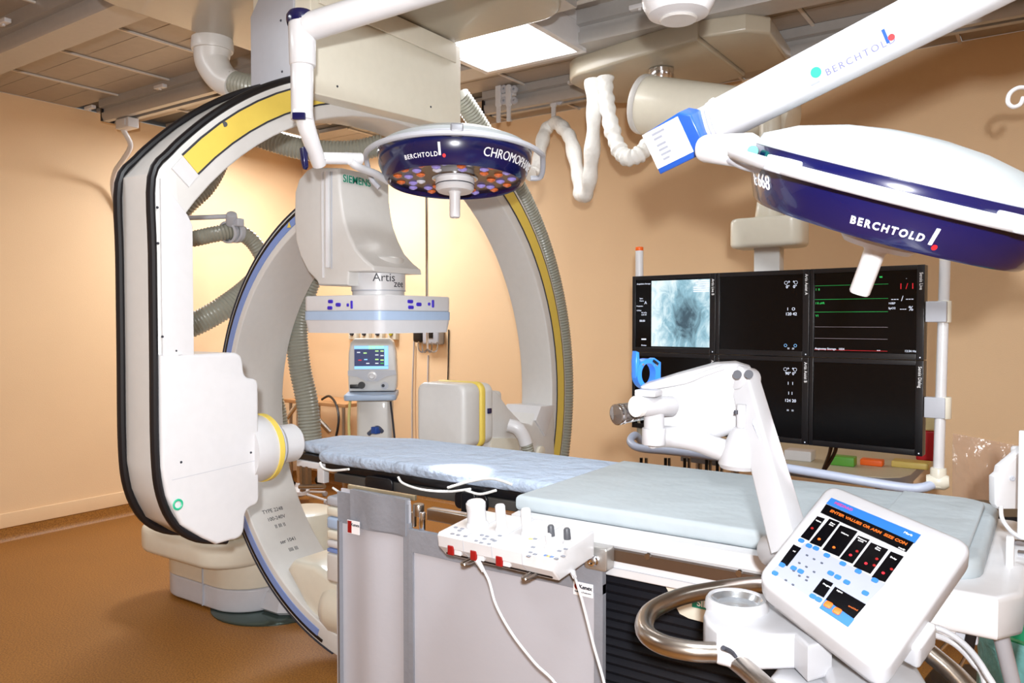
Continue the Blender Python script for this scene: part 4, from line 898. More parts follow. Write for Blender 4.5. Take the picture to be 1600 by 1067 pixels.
# small table in the corner with casters
ct_ = thing('corner_table', 'small wooden-topped wheeled table in the far room corner', 'table', (-5.1, 4.7, 0))
build('top', MB().box(-5.55, -4.78, 4.52, 4.92, .78, .81, .004), mat('brown_laminate', '#b98a5c', .5), ct_)
for x, y in ((-5.5, 4.56), (-4.84, 4.56), (-5.5, 4.88), (-4.84, 4.88)):
    l = build('leg', MB().cyl((x, y, .10), (x, y, .78), .015, n=10), steel, ct_)
    build('caster', MB().cyl((x-.014, y, .045), (x+.014, y, .045), .045, n=18, bev=.005).box(x-.02, x+.02, y-.012, y+.012, .05, .10, .004), blackp, ct_)
    build('caster_hub', MB().cyl((x-.018, y, .045), (x+.018, y, .045), .022, n=14), greyw, ct_)
# stand with white five-leg foot
sp_ = LD(-1.76, 6.45, 0)
st = thing('pole_stand', 'chrome V-topped stand on white splayed foot behind the table head', 'stand', sp_)
build('foot', MB().lathe([(0, .16), (.02, .16), (.03, .13), (.09, .10), (.09, .07), (.05, .05), (0, .05)], Matrix.Translation(sp_), 20), white, st)
for k in range(5):
    a = k*2*PI/5+.25; e = sp_+Vector((.27*math.cos(a), .27*math.sin(a), .035))
    l = build('leg', MB().cyl(sp_+Vector((0, 0, .085)), e, .013, .010, 8), white, st)
    build('caster', MB().cyl(e-Vector((.012, 0, .012)), e+Vector((.012, 0, -.012)), .022, n=10), greyw, st)
build('pole', MB().cyl(sp_+Vector((0, 0, .14)), sp_+Vector((0, 0, .80)), .015, n=12), chrome, st)
sc_ = sp_+Vector((0, 0, .78)); 
build('side_arm', MB().cyl(W(464, 632, 6.4), W(437, 668, 6.4), .018, n=10), chrome, st)
build('side_arm', MB().cyl(W(476, 632, 6.4), W(516, 675, 6.4), .022, n=10), steel, st)
build('cross_bar', MB().cyl(W(462, 634, 6.4), W(478, 634, 6.4), .012, n=10), chrome, st)
# backup steps seen behind the lead curtain
un = thing('tube_stack', 'white and pale blue plastic unit left of the shielding curtain', 'device', WY(527, 900, 2.0))
for k, (ya, yb, m) in enumerate(((774, 790, greyw), (790, 806, cream), (806, 826, pblue), (826, 842, cream), (842, 855, white), (855, 862, blue), (862, 908, shell))):
    pa_, pb_ = W(528, ya, 2.95), W(528, yb, 2.95)
    build('segment', MB().box(pa_.x-.032, pa_.x+.06, pa_.y-.03, pa_.y+.08, pb_.z+.002, pa_.z, .012), m, un)
build('stem', MB().box(pa_.x-.01, pa_.x+.04, pa_.y, pa_.y+.05, 0, W(528, 905, 2.95).z, .004), skirt, un)

domem = mat('lamp_dome_grey', '#a4a9ab', .35, coat=.1)
plastic = mat('injector_plastic', '#b2b2b6', .35, coat=.15)
armm = mat('lamp_arm_enamel', '#b8b8bc', .35, coat=.1)
# ================================================================== SURGICAL LIGHTS
def lamp_head(name, lab, origin, up, right, R, group, lit=True, model='CHROMOPHARE'):
    t = thing(name, lab, 'surgical lamp', origin, group)
    up = Vector(up).normalized(); x = (Vector(right)-up*Vector(right).dot(up)).normalized(); y = up.cross(x)
    M = frame(origin, x, y, up)
    k = R
    build('dome', MB().lathe([(k*.985, .035), (k*.96, .052), (k*.75, .078), (k*.45, .098), (k*.2, .106), (0, .108)], M, 64), domem, t, 'white domed top')
    build('rim', MB().lathe([(k*.985, .036), (k, .030), (k*1.0, .012), (k*.985, -.012), (k*.90, -.062), (k*.865, -.070), (k*.85, -.066), (k*.845, -.052)], M, 72), navy, t, 'glossy navy rim')
    build('rim_line', MB().lathe([(k*.97, .040), (k*1.006, .036), (k*1.006, .032), (k*.99, .030)], M, 72), greyw, t)
    rf = build('reflector', MB().lathe([(0, -.050), (k*.845, -.053), (k*.845, -.045), (0, -.042)], M, 64), amberdisc, t)
    rnd = random.Random(3)
    rings = [(k*.74, 15, 0), (k*.60, 12, .2), (k*.47, 9, .1)]
    for q, n, ph in rings:
        for i in range(n):
            a = 2*PI*i/n+ph; c_ = Vector((q*math.cos(a), q*math.sin(a), -.053)); rr_ = k*.052
            m = rnd.choice((led_o, led_w, led_b, led_w, led_o))
            Ml = M @ Matrix.Translation(c_) @ Matrix.Rotation(PI, 4, 'X')
            build('lens', MB().lathe([(rr_*1.15, 0), (rr_*1.05, .004), (rr_*.9, .003), (rr_*.5, .008), (0, .010)], Ml, 14), m, t)
    D = M @ Matrix.Rotation(PI, 4, 'X')
    build('hub_disc', MB().lathe([(0, .045), (k*.30, .047), (k*.30, .054), (k*.27, .057), (0, .057)], D, 36), chrome, t)
    build('hub', MB().lathe([(0, .054), (k*.255, .056), (k*.255, .070), (k*.25, .074), (k*.245, .076), (k*.25, .079), (k*.25, .090), (k*.22, .099), (0, .101)], D, 36), white, t)
    build('hub_groove', MB().lathe([(k*.246, .074), (k*.2525, .0755), (k*.2525, .0775), (k*.246, .079)], D, 36), inkd, t)
    build('grip', MB().lathe([(0, .098), (.024, .100), (.019, .108), (.0185, .186), (.016, .190), (.006, .191), (.006, .184), (0, .184)], D, 24), white, t)
    def wrap(s, ang0, size, m, zc=.0, bold=.0, sp=1.0):
        # rim wall between (k,.012) and (.90k,-.062): slope handled by radius as function of height
        slope = (k*.985-k*.90)/(.050)
        lettering(s, size, None, m, t, bend=lambda p: M @ Vector(((k*.985+(zc+p.y+.012)*slope+.0012+p.z)*math.cos(ang0+p.x/k), (k*.985+(zc+p.y+.012)*slope+.0012+p.z)*math.sin(ang0+p.x/k), zc+p.y)), bold=bold, sp=sp)
    return t, M, wrap
L0 = W(711, 256, 2.75); tilt = math.radians(5)
upv = Vector((0, 0, math.cos(tilt)))+FWH*math.sin(tilt)
t1, M1, wrap1 = lamp_head('surgical_light', 'round navy-rimmed operating lamp seen from below, hanging over the head end', L0, upv, RGT, .268, 'operating lamps')
near_a = -PI/2
wrap1('BERCHTOLD', near_a-.385, .019, inkw, -.040, .0002, 1.25)
wrap1('I', near_a-.12, .05, inkw, -.027, .0016)
wrap1('.', near_a-.065, .06, redp, -.030, .002)
wrap1('CHROMOPHARE', near_a+.96, .038, inkw, -.028)
hr = [M1 @ Vector((.308*math.cos(math.radians(a)), .308*math.sin(math.radians(a)), .010)) for a in range(-178, -1, 10)]
hs = [M1 @ Vector((-.27, .04, -.075)), M1 @ Vector((-.300, .035, -.04))] 
he = [M1 @ Vector((.303, .05, -.03)), M1 @ Vector((.265, .06, -.035))]
build('handle_rail', MB().tube(hs+hr+he, .0095, 10, 4), greyw, t1, 'grey tubular handle rail')
build('rail_clip', MB().box(-.020, .020, -.318, -.25, .010, .038, .006, M1 @ Matrix.Rotation(.09, 4, 'Z')), edge, t1)
y0_ = W(503, 247, 2.52)
yk = [W(528, 254, 2.56), W(545, 266, 2.62), W(572, 278, 2.70), W(600, 281, 2.78)]
build('yoke', MB().tube([W(548, 252, 2.56), W(556, 259, 2.58), W(572, 266, 2.64), W(590, 273, 2.70), W(606, 283, 2.76)], .013, 14), white, t1)
build('yoke_pipe', MB().cyl(W(503, 247, 2.52), W(565, 248, 2.60), .019, .0195, 20, .003), white, t1)
build('yoke_ring', MB().cyl(W(540, 247.5, 2.57), W(543, 247.6, 2.574), .0202, n=20), greyw, t1)
build('lower_arm', MB().tube([W(474, 178, 2.42), W(481, 205, 2.44), W(495, 245, 2.5), W(499, 258, 2.52)], lambda u: .029-.007*u, 18), white, t1)
build('arm_ring', MB().lathe([(.022, -.006), (.027, 0), (.022, .006), (.019, 0), (.022, -.006)], axis_frame(W(498, 250, 2.515), W(501, 265, 2.52)-W(494, 240, 2.5)), 22), white, t1)
build('brake_knob', MB().prism([(-.012, .03), (.008, .032), (.012, -.03), (.004, -.038), (-.008, -.01)], -.009, .009, axis_frame(W(475, 246, 2.47), (0, -1, 0), (1, 0, 0)), bev=.003), navy, t1)
build('joint_block', MB().lathe([(0, -.02), (.034, -.018), (.034, .0), (.028, .03), (0, .032)], axis_frame(W(472, 178, 2.42), (0, 0, 1)), 22), white, t1)
build('joint_inset', MB().box(-.020, .020, -.011, .011, .030, .040, .003, frame(W(472, 186, 2.42), RGT, (0, 0, 1), -FWH)), navy, t1)
build('drop_sleeve', MB().cyl(W(472, 178, 2.42), W(472, 100, 2.42), .033, .035, 28, .008), white, t1)
build('drop_joint', MB().cyl(W(473, 104, 2.42), W(472, 32, 2.42), .040, .042, 28, .006), white, t1)
build('joint_cap', MB().lathe([(.042, -.012), (.044, .0), (.043, .014), (.036, .024), (0, .028)], axis_frame(W(470, 32, 2.42), (-.1, 0, 1)), 28), navy, t1)
pj = W(470, 46, 2.42)
pe = W(1060, -138, 2.25)
build('pipe', MB().cyl(pj+(pe-pj).normalized()*.02, pe, .042, .043, 28), white, t1)
# ceiling hub of the lamp arms
hubp = W(1060, 12, 2.25)
hb_ = thing('lamp_hub', 'round white ceiling hub with domed underside above the monitor trolley', 'hub', hubp)
build('bowl', MB().lathe([(0, -.035), (.05, -.032), (.085, -.02), (.1, .005), (.104, .03), (.098, .06), (0, .06)], Matrix.Translation(hubp), 36), white, hb_)
build('inner_disc', MB().lathe([(0, -.038), (.05, -.038), (.054, -.034), (.05, -.026)], Matrix.Translation(hubp), 30), shell, hb_)
build('shaft', MB().cyl(hubp+Vector((0, 0, .055)), (hubp.x, hubp.y, ZC), .055, n=28), white, hb_)
# second lamp, tilted away, close at the right
L2o = W(1400, 304, 1.42)
ax2 = (RGT*.20+Vector((0, 0, .87))-FWH*.27).normalized()
t2, M2, wrap2 = lamp_head('surgical_light', 'large white-topped navy-rimmed operating lamp tilted away at the right edge', L2o, ax2, RGT, .265, 'operating lamps')
fa = math.atan2(0, 1)
def ang2(px, py):
    p = M2.inverted() @ onplane(px, py, L2o, ax2); return math.atan2(p.y, p.x)
nv = M2.inverted().to_3x3() @ (CAM-L2o); na = math.atan2(nv.y, nv.x)
wrap2('BERCHTOLD', na+.02, .0165, inkw, -.045, .0006, 1.35)
wrap2('I', na+.29, .036, inkw, -.040, .0013)
wrap2('.', na+.325, .05, redp, -.042, .0015)
wrap2('E 668', na-1.02, .034, inkw, -.028)
hr = [M2 @ Vector((.300*math.cos(na+math.radians(a)), .300*math.sin(na+math.radians(a)), .006)) for a in range(-100, 101, 10)]
build('handle_rail', MB().tube([M2 @ Vector((.26*math.cos(na-1.82), .26*math.sin(na-1.82), .0))]+hr+[M2 @ Vector((.26*math.cos(na+1.82), .26*math.sin(na+1.82), .0))], .0105, 12, 4), armm, t2, 'white tubular handle rail')
for a in (-.66, .62):
    build('rail_clip', MB().box(.25, .312, -.018, .018, -.004, .022, .005, M2 @ Matrix.Rotation(na+a, 4, 'Z')), greyw, t2)
# knuckle and arm
kn0, kn1 = W(1095, 232, 1.52), W(1180, 236, 1.43)
build('knuckle', MB().cyl(kn0, kn1, .026, .032, 24, .012), white, t2)
build('knuckle_dot', MB().cyl(W(1176, 236, 1.397), W(1176, 236, 1.382), .0095, n=18), green, t2)
build('yoke', MB().tube([W(1140, 245, 1.46), W(1165, 256, 1.42), W(1200, 262, 1.38)], .012, 12), greyw, t2)
b0, b1 = W(1058, 222, 1.66), W(1660, -85, 1.20)
bd = (b1-b0).normalized(); side = bd.cross(Vector((0, 0, 1))).normalized(); vu = side.cross(bd)
BM = frame(b0, bd, side, vu)
Lb = (b1-b0).length
def armsec(mb, x0, x1, w_, h_, M=BM):
    pts = rrect(-w_/2, w_/2, -h_/2, h_/2, min(w_, h_)*.38, 5)
    return mb.prism(pts, x0, x1, M @ frame((0, 0, 0), (0, 1, 0), (0, 0, 1), (1, 0, 0)), bev=.004)
build('arm', armsec(MB(), .09, Lb, .075, .083), armm, t2)
build('arm_collar', armsec(MB(), .10, .112, .080, .088), white, t2)
build('arm_end', armsec(MB(), -.03, .12, .070, .078), armm, t2)
# label end box
n_ = (CAM-b0).normalized(); n_ = (n_-bd*n_.dot(bd)).normalized(); u_ = n_.cross(bd); 
LB = frame(W(1052, 221, 1.60), bd, n_.cross(bd), n_)
build('end_cap', MB().prism([(-.052, -.048), (.040, -.048), (.062, -.03), (.062, .03), (.040, .046), (-.052, .040)], -.05, .012, LB, bev=.004), cobalt, t2, 'blue end cap')
build('type_label', MB().prism([(-.050, -.036), (.036, -.036), (.036, .040), (-.050, .040)], .012, .0135, LB), paper, t2)
for yy, w_ in ((.028, .03), (.018, .02), (.004, .022), (-.006, .022), (-.016, .024), (-.026, .016)):
    build('label_line', MB().box(-.03, -.03+w_, yy, yy+.005, .0135, .0142, 0, LB), keyc, t2)
TM = frame(W(1290, 115, 1.42), bd, n_.cross(bd), n_)
def onarm(px, py): return onplane(px, py, b0+n_*.0440, n_)
Ta = frame(onarm(1343, 88), bd, n_.cross(bd), n_)
lettering('BERCHTOLD', .017, Ta, mat('violet_ink', '#6a6c94', .6), t2, sp=1.35, depth=.0004)
Tb = frame(onarm(1384, 57), bd, n_.cross(bd), n_)
build('logo_bar', MB().box(-.0025, .0025, -.012, .013, 0, .0006, 0, Tb), cobalt, t2)
build('logo_dot', MB().cyl(onarm(1393, 58), onarm(1393, 58)+n_*.0008, .0055, n=18), redp, t2)
build('arm_dot', MB().cyl(onarm(1275, 113), onarm(1275, 113)+n_*.0008, .0095, n=20), green, t2)
build('arm_mark', MB().box(-.008, .008, -.0015, .0015, 0, .0006, 0, frame(onarm(1274, 130), bd, n_.cross(bd), n_)), keyc, t2)
up_j = b1
build('upper_joint', MB().cyl(up_j+Vector((0, 0, -.06)), up_j+Vector((0, 0, .10)), .05, n=24, bev=.01), white, t2)
build('upper_pipe', MB().cyl(up_j+Vector((0, 0, .09)), Vector((up_j.x, up_j.y, ZC)), .04, n=20), white, t2)
# real lamp light, dim: soft beams towards the table
def beam(o, M, e):
    l = bpy.data.lights.new('lamp_beam', 'SPOT'); l.energy = e; l.spot_size = math.radians(17); l.spot_blend = .7; l.shadow_soft_size = .05; l.color = (.98, .93, 1)
    b_ = bpy.data.objects.new('lamp_beam', l); C.objects.link(b_); b_.parent = o
    b_.matrix_basis = Matrix.Translation(-Vector(WL[o.name])) @ M @ Matrix.Translation((0, 0, -.235))
beam(t1, M1, 170); beam(t2, M2, 45)

# ceiling hook at top right
hk = W(1586, 153, 2.3)
t = thing('ceiling_hook', 'small white curled hook near the top right edge', 'hook', hk)
pp = [(1612, 138), (1592, 137), (1578, 146), (1575, 160), (1583, 167), (1594, 163), (1599, 152)]
build('hook', MB().tube([W(x, y, 2.3) for x, y in pp], .0062, 10), white, t)
build('rod', MB().tube([W(1612, 138, 2.3), W(1660, 128, 2.3), W(1690, 60, 2.3), W(1690, -200, 2.3)], .0062, 10), white, t)

# ================================================================== CONTRAST INJECTOR (front right)
I = thing('injector_console', 'white tilted touch console with black and blue keypad on steel-handled stand, front right', 'medical device', LD(.68, 1.42, .9))
s12 = 1.18
c00 = W(1298, 760, 1.25*s12)
uL = (RGT*.133-FWH*.15+Vector((0, 0, -.046)))*s12; vL = (-RGT*.158-FWH*.13+Vector((0, 0, -.109)))*s12
ul = uL.length; u_ = uL.normalized(); v_ = (vL-u_*vL.dot(u_)); vl = v_.length; v_.normalize(); nI = (-(u_.cross(v_))).normalized()
if nI.z < 0: nI = -nI
IM = frame(c00, u_, -v_, nI)          # local: x along top edge, y up the face
def uv(px, py): p = IM.inverted() @ onplane(px, py, c00, nI); return p.x, p.y
cor = [uv(*q) for q in ((1294, 757), (1515, 845), (1520, 870), (1388, 1045), (1355, 1042), (1184, 912), (1182, 895), (1280, 762))]
body = []
for i in range(len(cor)): body.append(cor[i])
# rounded outline from the four corners
A4 = [uv(1296, 752), uv(1524, 848), uv(1380, 1052), uv(1180, 900)]
def rpoly(P, r, n=6):
    out = []; N_ = len(P)
    for i in range(N_):
        p = Vector(P[i]); a = (Vector(P[i-1])-p); b = (Vector(P[(i+1) % N_])-p); 
        pa_, pb_ = p+a.normalized()*r, p+b.normalized()*r
        for k in range(n+1): s = k/n; out.append(tuple(pa_*(1-s)**2+p*2*s*(1-s)+pb_*s*s))
    return out
build('case', MB().prism(rpoly(A4, .03), -.050, .0, IM, bev=.012, seg=4), plastic, I)
build('back_shell', MB().prism([((x-A4[0][0])*.92+A4[0][0]+.008, (y-A4[0][1])*.92+A4[0][1]-.008) for x, y in rpoly(A4, .03)], -.085, -.045, IM, bev=.02, seg=4), plastic, I)
build('side_box', MB().box(-.035, .035, -.03, .03, -.03, .02, .008, axis_frame(onplane(1415, 990, c00-nI*.05, nI), nI, u_)), plastic, I)
def poly(name, pts, m, h=.0008, lab=None, base=0.0002): return build(name, MB().prism([uv(*p) for p in pts], base, base+h, IM), m, I)
poly('header_strip', [(1299, 778), (1439, 836), (1429, 849), (1291, 787)], cyanp)
poly('membrane', [(1258, 848), (1384, 912), (1326, 972), (1204, 893), (1224, 876)], mat('pale_membrane', '#9094a4', .5), .0004, base=-.0001)
poly('display_bar', [(1291, 788), (1428, 848), (1416, 863), (1282, 801)], scr)
fields = [[(1277, 807), (1289, 811), (1264, 845), (1251, 839)], [(1296, 811), (1312, 817), (1283, 855), (1265, 848)], [(1313, 821), (1340, 831), (1311, 870), (1285, 859)],
          [(1341, 837), (1359, 844), (1332, 881), (1312, 873)], [(1361, 848), (1388, 859), (1360, 897), (1333, 885)], [(1392, 862), (1412, 870), (1383, 910), (1362, 902)]]
for f in fields: poly('value_window', f, scr, .001)
poly('value_window', [(1240, 851), (1252, 857), (1230, 885), (1219, 879)], scr, .001)
poly('value_window', [(1286, 904), (1302, 912), (1287, 934), (1270, 925)], scr, .001)
poly('value_window', [(1305, 917), (1353, 945), (1334, 967), (1290, 937)], scr, .001)
poly('footer_strip', [(1290, 937), (1335, 968), (1325, 980), (1280, 950)], cyanp)
def diru(px, py, s, size, m, dx=0, align='CENTER', sx=1, bold=0):
    p = uv(px, py); a = (Vector(uv(1428, 848))-Vector(uv(1291, 788))).normalized(); up2 = Vector((-a.y, a.x))
    Mt = IM @ frame((p[0], p[1], .0014), (a.x, a.y, 0), (up2.x, up2.y, 0), (0, 0, 1))
    lettering(s, size, Mt, m, I, align=align, sx=sx, depth=.0003, bold=bold)
diru(1355, 824, 'ENTER VALUES OR ARM  SIZE CON', .0088, glow_o, bold=.0003)
diru(1318, 792, 'MEDRAD', .0085, pink, bold=.0003)
diru(1419, 835, 'Mark', .007, inkw); diru(1429, 839, '', .007, pink)
diru(1409, 858, 'ready', .005, inkw)
for (px, py), s in (((1279, 815), 'Inject'), ((1300, 820), 'Flow\nRate'), ((1320, 835), 'Volume'), ((1346, 845), 'Pressure\nLimit'), ((1372, 858), 'Rise\nTime'), ((1396, 873), 'Delay'), ((1241, 862), 'ml'), ((1293, 916), 'Program'), ((1312, 925), 'Inject')): diru(px, py, s, .0046, inkw)
for px, py, m in ((1269, 826, red), (1329, 868, redp), (1353, 881, redp), (1366, 884, red), (1380, 896, redp), (1370, 874, red), (1339, 862, red), (1393, 890, red), (1280, 843, orange), (1303, 856, orange)):
    q = uv(px, py); build('indicator', MB().lathe([(0, 0), (.0028, 0), (.0022, .0012), (0, .0014)], IM @ Matrix.Translation((q[0], q[1], .001)), 12), glow_r if m in (redp,) else m, I)
for px, py in ((1294, 946), (1308, 956)):
    q = uv(px, py); build('stop_key', MB().prism(rrect(-.0062, .0062, -.0062, .0062, .003, 3), 0, .0022, IM @ Matrix.Translation((q[0], q[1], .001)), bev=.0008), orange, I)
pal = [(1240, 888, 1), (1251, 893, 1), (1262, 902, 0), (1261, 868, 0), (1272, 874, 0), (1284, 880, 0), (1249, 880, 0), (1260, 886, 0), (1272, 894, 0), (1240, 892, 0), (1249, 900, 0), (1260, 907, 0), (1228, 907, 0), (1239, 914, 0), (1222, 883, 1), (1211, 896, 1), (1298, 896, 1), (1309, 902, 1), (1323, 910, 1), (1352, 927, 1), (1270, 932, 1), (1279, 937, 1), (1252, 845, 1), (1264, 853, 1), (1275, 857, 1), (1292, 868, 1), (1317, 881, 1), (1341, 893, 1), (1367, 907, 1)]
for px, py, b_ in pal:
    q = uv(px, py); build('key', MB().prism(rrect(-.0052, .0052, -.0045, .0045, .003, 3) if b_ else rrect(-.0022, .0022, -.0016, .0016, .001, 2), 0, .0010, IM @ Matrix.Translation((q[0], q[1], .0004))), cyanp if b_ else palep, I)
q = uv(1346, 951)
diru(1333, 951, 'enabled', .005, glow_o)
# stand head with cup and steel hoop
zc = .97
cw = WZ(1151, 948, zc)
bodyp = [WZ(px, py, zc) for px, py in ((1099, 958), (1106, 938), (1125, 927), (1150, 924), (1185, 926), (1225, 925), (1262, 960), (1300, 1000), (1262, 1010), (1241, 990), (1180, 992), (1147, 990), (1120, 984), (1104, 972))]
build('head_body', MB().prism([(p.x, p.y) for p in bodyp], zc-.062, zc, None, bev=.008), plastic, I)
build('cup_rim', MB().lathe([(.058, -.002), (.056, .012), (.052, .018), (.047, .017), (.045, .008)], Matrix.Translation(cw), 36), plastic, I)
build('cup', MB().lathe([(.0485, .0165), (.046, .014), (.040, .004), (.030, .0015), (0, .001)], Matrix.Translation(cw), 36), mat('spun_aluminium', '#c8ccd0', .25, .9), I, 'spun aluminium cup')
pb_ = [WZ(px, py, .93) for px, py in ((1235, 965), (1300, 990), (1420, 1010), (1455, 1067), (1470, 1200), (1330, 1200), (1290, 1040), (1240, 1000))]
build('lower_body', MB().prism([(p.x, p.y) for p in pb_], .84, .925, None, bev=.012), plastic, I)
colp = WZ(1262, 1120, .84)
build('column', MB().prism(rrect(colp.x-.06, colp.x+.06, colp.y-.03, colp.y+.09, .02), .12, .90, None, bev=.01), plastic, I)
build('wheel_base', MB().prism(rrect(colp.x-.24, colp.x+.24, colp.y-.2, colp.y+.26, .08), .06, .13, None, bev=.02), plastic, I)
for sx in (-.19, .19):
    for sy in (-.15, .2): build('caster', MB().cyl((colp.x+sx-.015, colp.y+sy, .04), (colp.x+sx+.015, colp.y+sy, .04), .04, n=18, bev=.005), blackp, I)
hp_ = [WZ(px, py, .93) for px, py in ((1230, 917), (1180, 914), (1120, 921), (1065, 932), (1024, 950), (1008, 968), (1010, 990), (1036, 1007), (1080, 1017), (1118, 1019))]
build('steel_hoop', MB().tube(hp_, .0175, 18), steel, I, 'brushed steel handle hoop')
build('hoop_clip', MB().tube([WZ(1130, 1012, .955), WZ(1142, 1018, .94), WZ(1150, 1026, .93)], .004, 8), inkd, I)
fp = [WZ(px, py, .915) for px, py in ((1130, 1018), (1165, 1045), (1215, 1090), (1300, 1165), (1420, 1210), (1530, 1170), (1535, 1110), (1500, 1062), (1462, 1028), (1428, 1000), (1400, 978))]
build('front_rail', MB().tube(fp, .0165, 18), steel, I, 'brushed steel front rail')
# hoses from the console
for pts in ([W(1438, 975, 1.45), W(1475, 985, 1.43), W(1510, 1010, 1.4), W(1540, 1050, 1.36), W(1560, 1100, 1.34), W(1565, 1250, 1.3)], [W(1455, 990, 1.46), W(1490, 1005, 1.45), W(1520, 1035, 1.42), W(1540, 1075, 1.4), W(1550, 1240, 1.36)]):
    build('tube_line', MB().tube(pts, .0055, 10), plastic, I)

J = thing('contrast_injector', 'white injector head with beam arm, steel-tipped knob and cone hub over the table', 'medical device', W(1240, 860, 1.62))
# beam
bt, bb = W(1163, 592, 1.66), W(1230, 835, 1.50)
bdv = (bb-bt).normalized(); sn = (CAM-bt).normalized(); nf = (sn-bdv*sn.dot(bdv)).normalized(); rx_ = bdv.cross(nf)
nf2 = (nf*math.cos(.9)-rx_*math.sin(.9)*1).normalized()
Bx = nf2; Byy = bdv.cross(Bx)
JM = frame(bt, Bx, Byy, bdv)
Lj = (bb-bt).length
def taper(w0, d0, w1, d1, L, r=.006):
    mb = MB(); a = rrect(-w0/2, w0/2, -d0/2, d0/2, r); b = rrect(-w1/2, w1/2, -d1/2, d1/2, r); n = len(a)
    V = [(x, y, 0) for x, y in a]+[(x, y, L) for x, y in b]
    return mb.add(V, [(i, (i+1) % n, n+(i+1) % n, n+i) for i in range(n)]+[tuple(range(n))[::-1], tuple(range(n, 2*n))], JM)
build('beam', taper(.052, .040, .062, .052, Lj+.03), plastic, J)
build('beam_top', MB().cyl(bt+Byy*.024, bt-Byy*.024, .026, n=24, bev=.004), plastic, J)
for dx in (-10, 8): build('beam_slot', MB().lathe([(0, 0), (.009, 0), (.009, .002), (0, .002)], axis_frame(W(1162+dx, 583+abs(dx)*.2, 1.60), CAM-W(1160, 585, 1.6)), 14), inkd, J)
for px, py in ((1207, 690),):
    m1 = W(1192, 690, 1.53)
build('beam_label', MB().slab([W(1177, 655, 1.575), W(1194, 698, 1.548), W(1194, 704, 1.545), W(1176, 662, 1.573)], CAM-W(1185, 680, 1.56), .001), blue, J)
build('beam_base', MB().cyl(W(1205, 862, 1.58), W(1262, 850, 1.46), .035, n=24, bev=.008), plastic, J)
build('base_post', MB().cyl(W(1238, 868, 1.55), (W(1238, 868, 1.55).x, W(1238, 868, 1.55).y, .95), .03, n=24), plastic, J)
# head shell: outline in a near-vertical plane
hc = W(1090, 625, 1.72); HMx = (RGT*.97-FWH*.25).normalized(); HM = frame(hc, HMx, (0, 0, 1), HMx.cross(Vector((0, 0, 1))))
def hh(px, py): p = HM.inverted() @ onplane(px, py, hc, HM.to_3x3() @ Vector((0, 0, 1))); return p.x, p.y
hout = [hh(*p) for p in ((1003, 602), (1012, 598), (1060, 583), (1118, 567), (1150, 565), (1172, 572), (1180, 590), (1172, 640), (1160, 668), (1118, 683), (1060, 676), (1034, 672), (1010, 655))]
build('head_shell', MB().prism(hout, -.06, .05, HM, bev=.018, seg=4), plastic, J)
build('head_ridge', MB().tube([HM @ Vector((*hh(1010, 604), .052)), HM @ Vector((*hh(1040, 599), .055)), HM @ Vector((*hh(1075, 592), .055)), HM @ Vector((*hh(1100, 582), .052)), HM @ Vector((*hh(1130, 572), .048))], .006, 8), plastic, J)
kc0, kc1 = W(994, 635, 1.60), W(1050, 634, 1.66)
build('cross_tube', MB().cyl(kc0, kc1, .0195, .0215, 28, .003), plastic, J)
build('tube_lip', MB().cyl(kc0-(kc1-kc0)*.02, kc0+(kc1-kc0)*.10, .0215, n=28), shell, J)
build('tube_block', MB().box(-.024, .022, -.02, .02, -.008, .006, .004, Matrix.Translation(W(1014, 613, 1.62))), plastic, J)
g0, g1 = W(962, 648, 1.66), W(1006, 640, 1.70)
build('glass_sleeve', MB().cyl(g0, g1, .0215, n=28, bev=.002), mat('smoked_glass_sleeve', '#7a7470', .08, .6, coat=1), J, 'smoky steel-rimmed sleeve')
gv = (g1-g0)
for s_ in (0.02, .16): build('steel_ring', MB().cyl(g0+gv*s_, g0+gv*(s_+.06), .0228, n=28), chrome, J)
for s_ in (.28, .55, .78): build('rivet', MB().cyl(g0+gv*s_+Vector((0, 0, -.014))+(CAM-g0).normalized()*.014, g0+gv*s_+Vector((0, 0, -.016))+(CAM-g0).normalized()*.020, .0045, n=10), plastic, J)
nc = W(1022, 650, 1.64)
build('neck', MB().cyl(nc+Vector((0, 0, .01)), nc+Vector((0, 0, -.028)), .021, n=26).cyl(nc+Vector((0, 0, -.024)), nc+Vector((0, 0, -.060)), .025, n=26, bev=.003), plastic, J)
la = [W(1018, 684, 1.64), W(1045, 682, 1.66), W(1085, 688, 1.66), W(1120, 700, 1.64), W(1160, 712, 1.62)]
build('lower_arm', MB().tube(la, lambda u: .023, 16, 6), plastic, J)
cc = W(1158, 700, 1.62)
build('cone_hub', MB().lathe([(0, .045), (.014, .042), (.024, .03), (.040, -.005), (.046, -.032), (.041, -.041), (0, -.043)], Matrix.Translation(cc), 28), plastic, J)
build('hub_stem', MB().cyl(cc+Vector((0, 0, .04)), cc+Vector((0, 0, .09)), .01, n=14), plastic, J)
build('stem_screw', MB().cyl(W(1150, 641, 1.60), W(1150, 647, 1.60), .004, n=8), inkd, J)
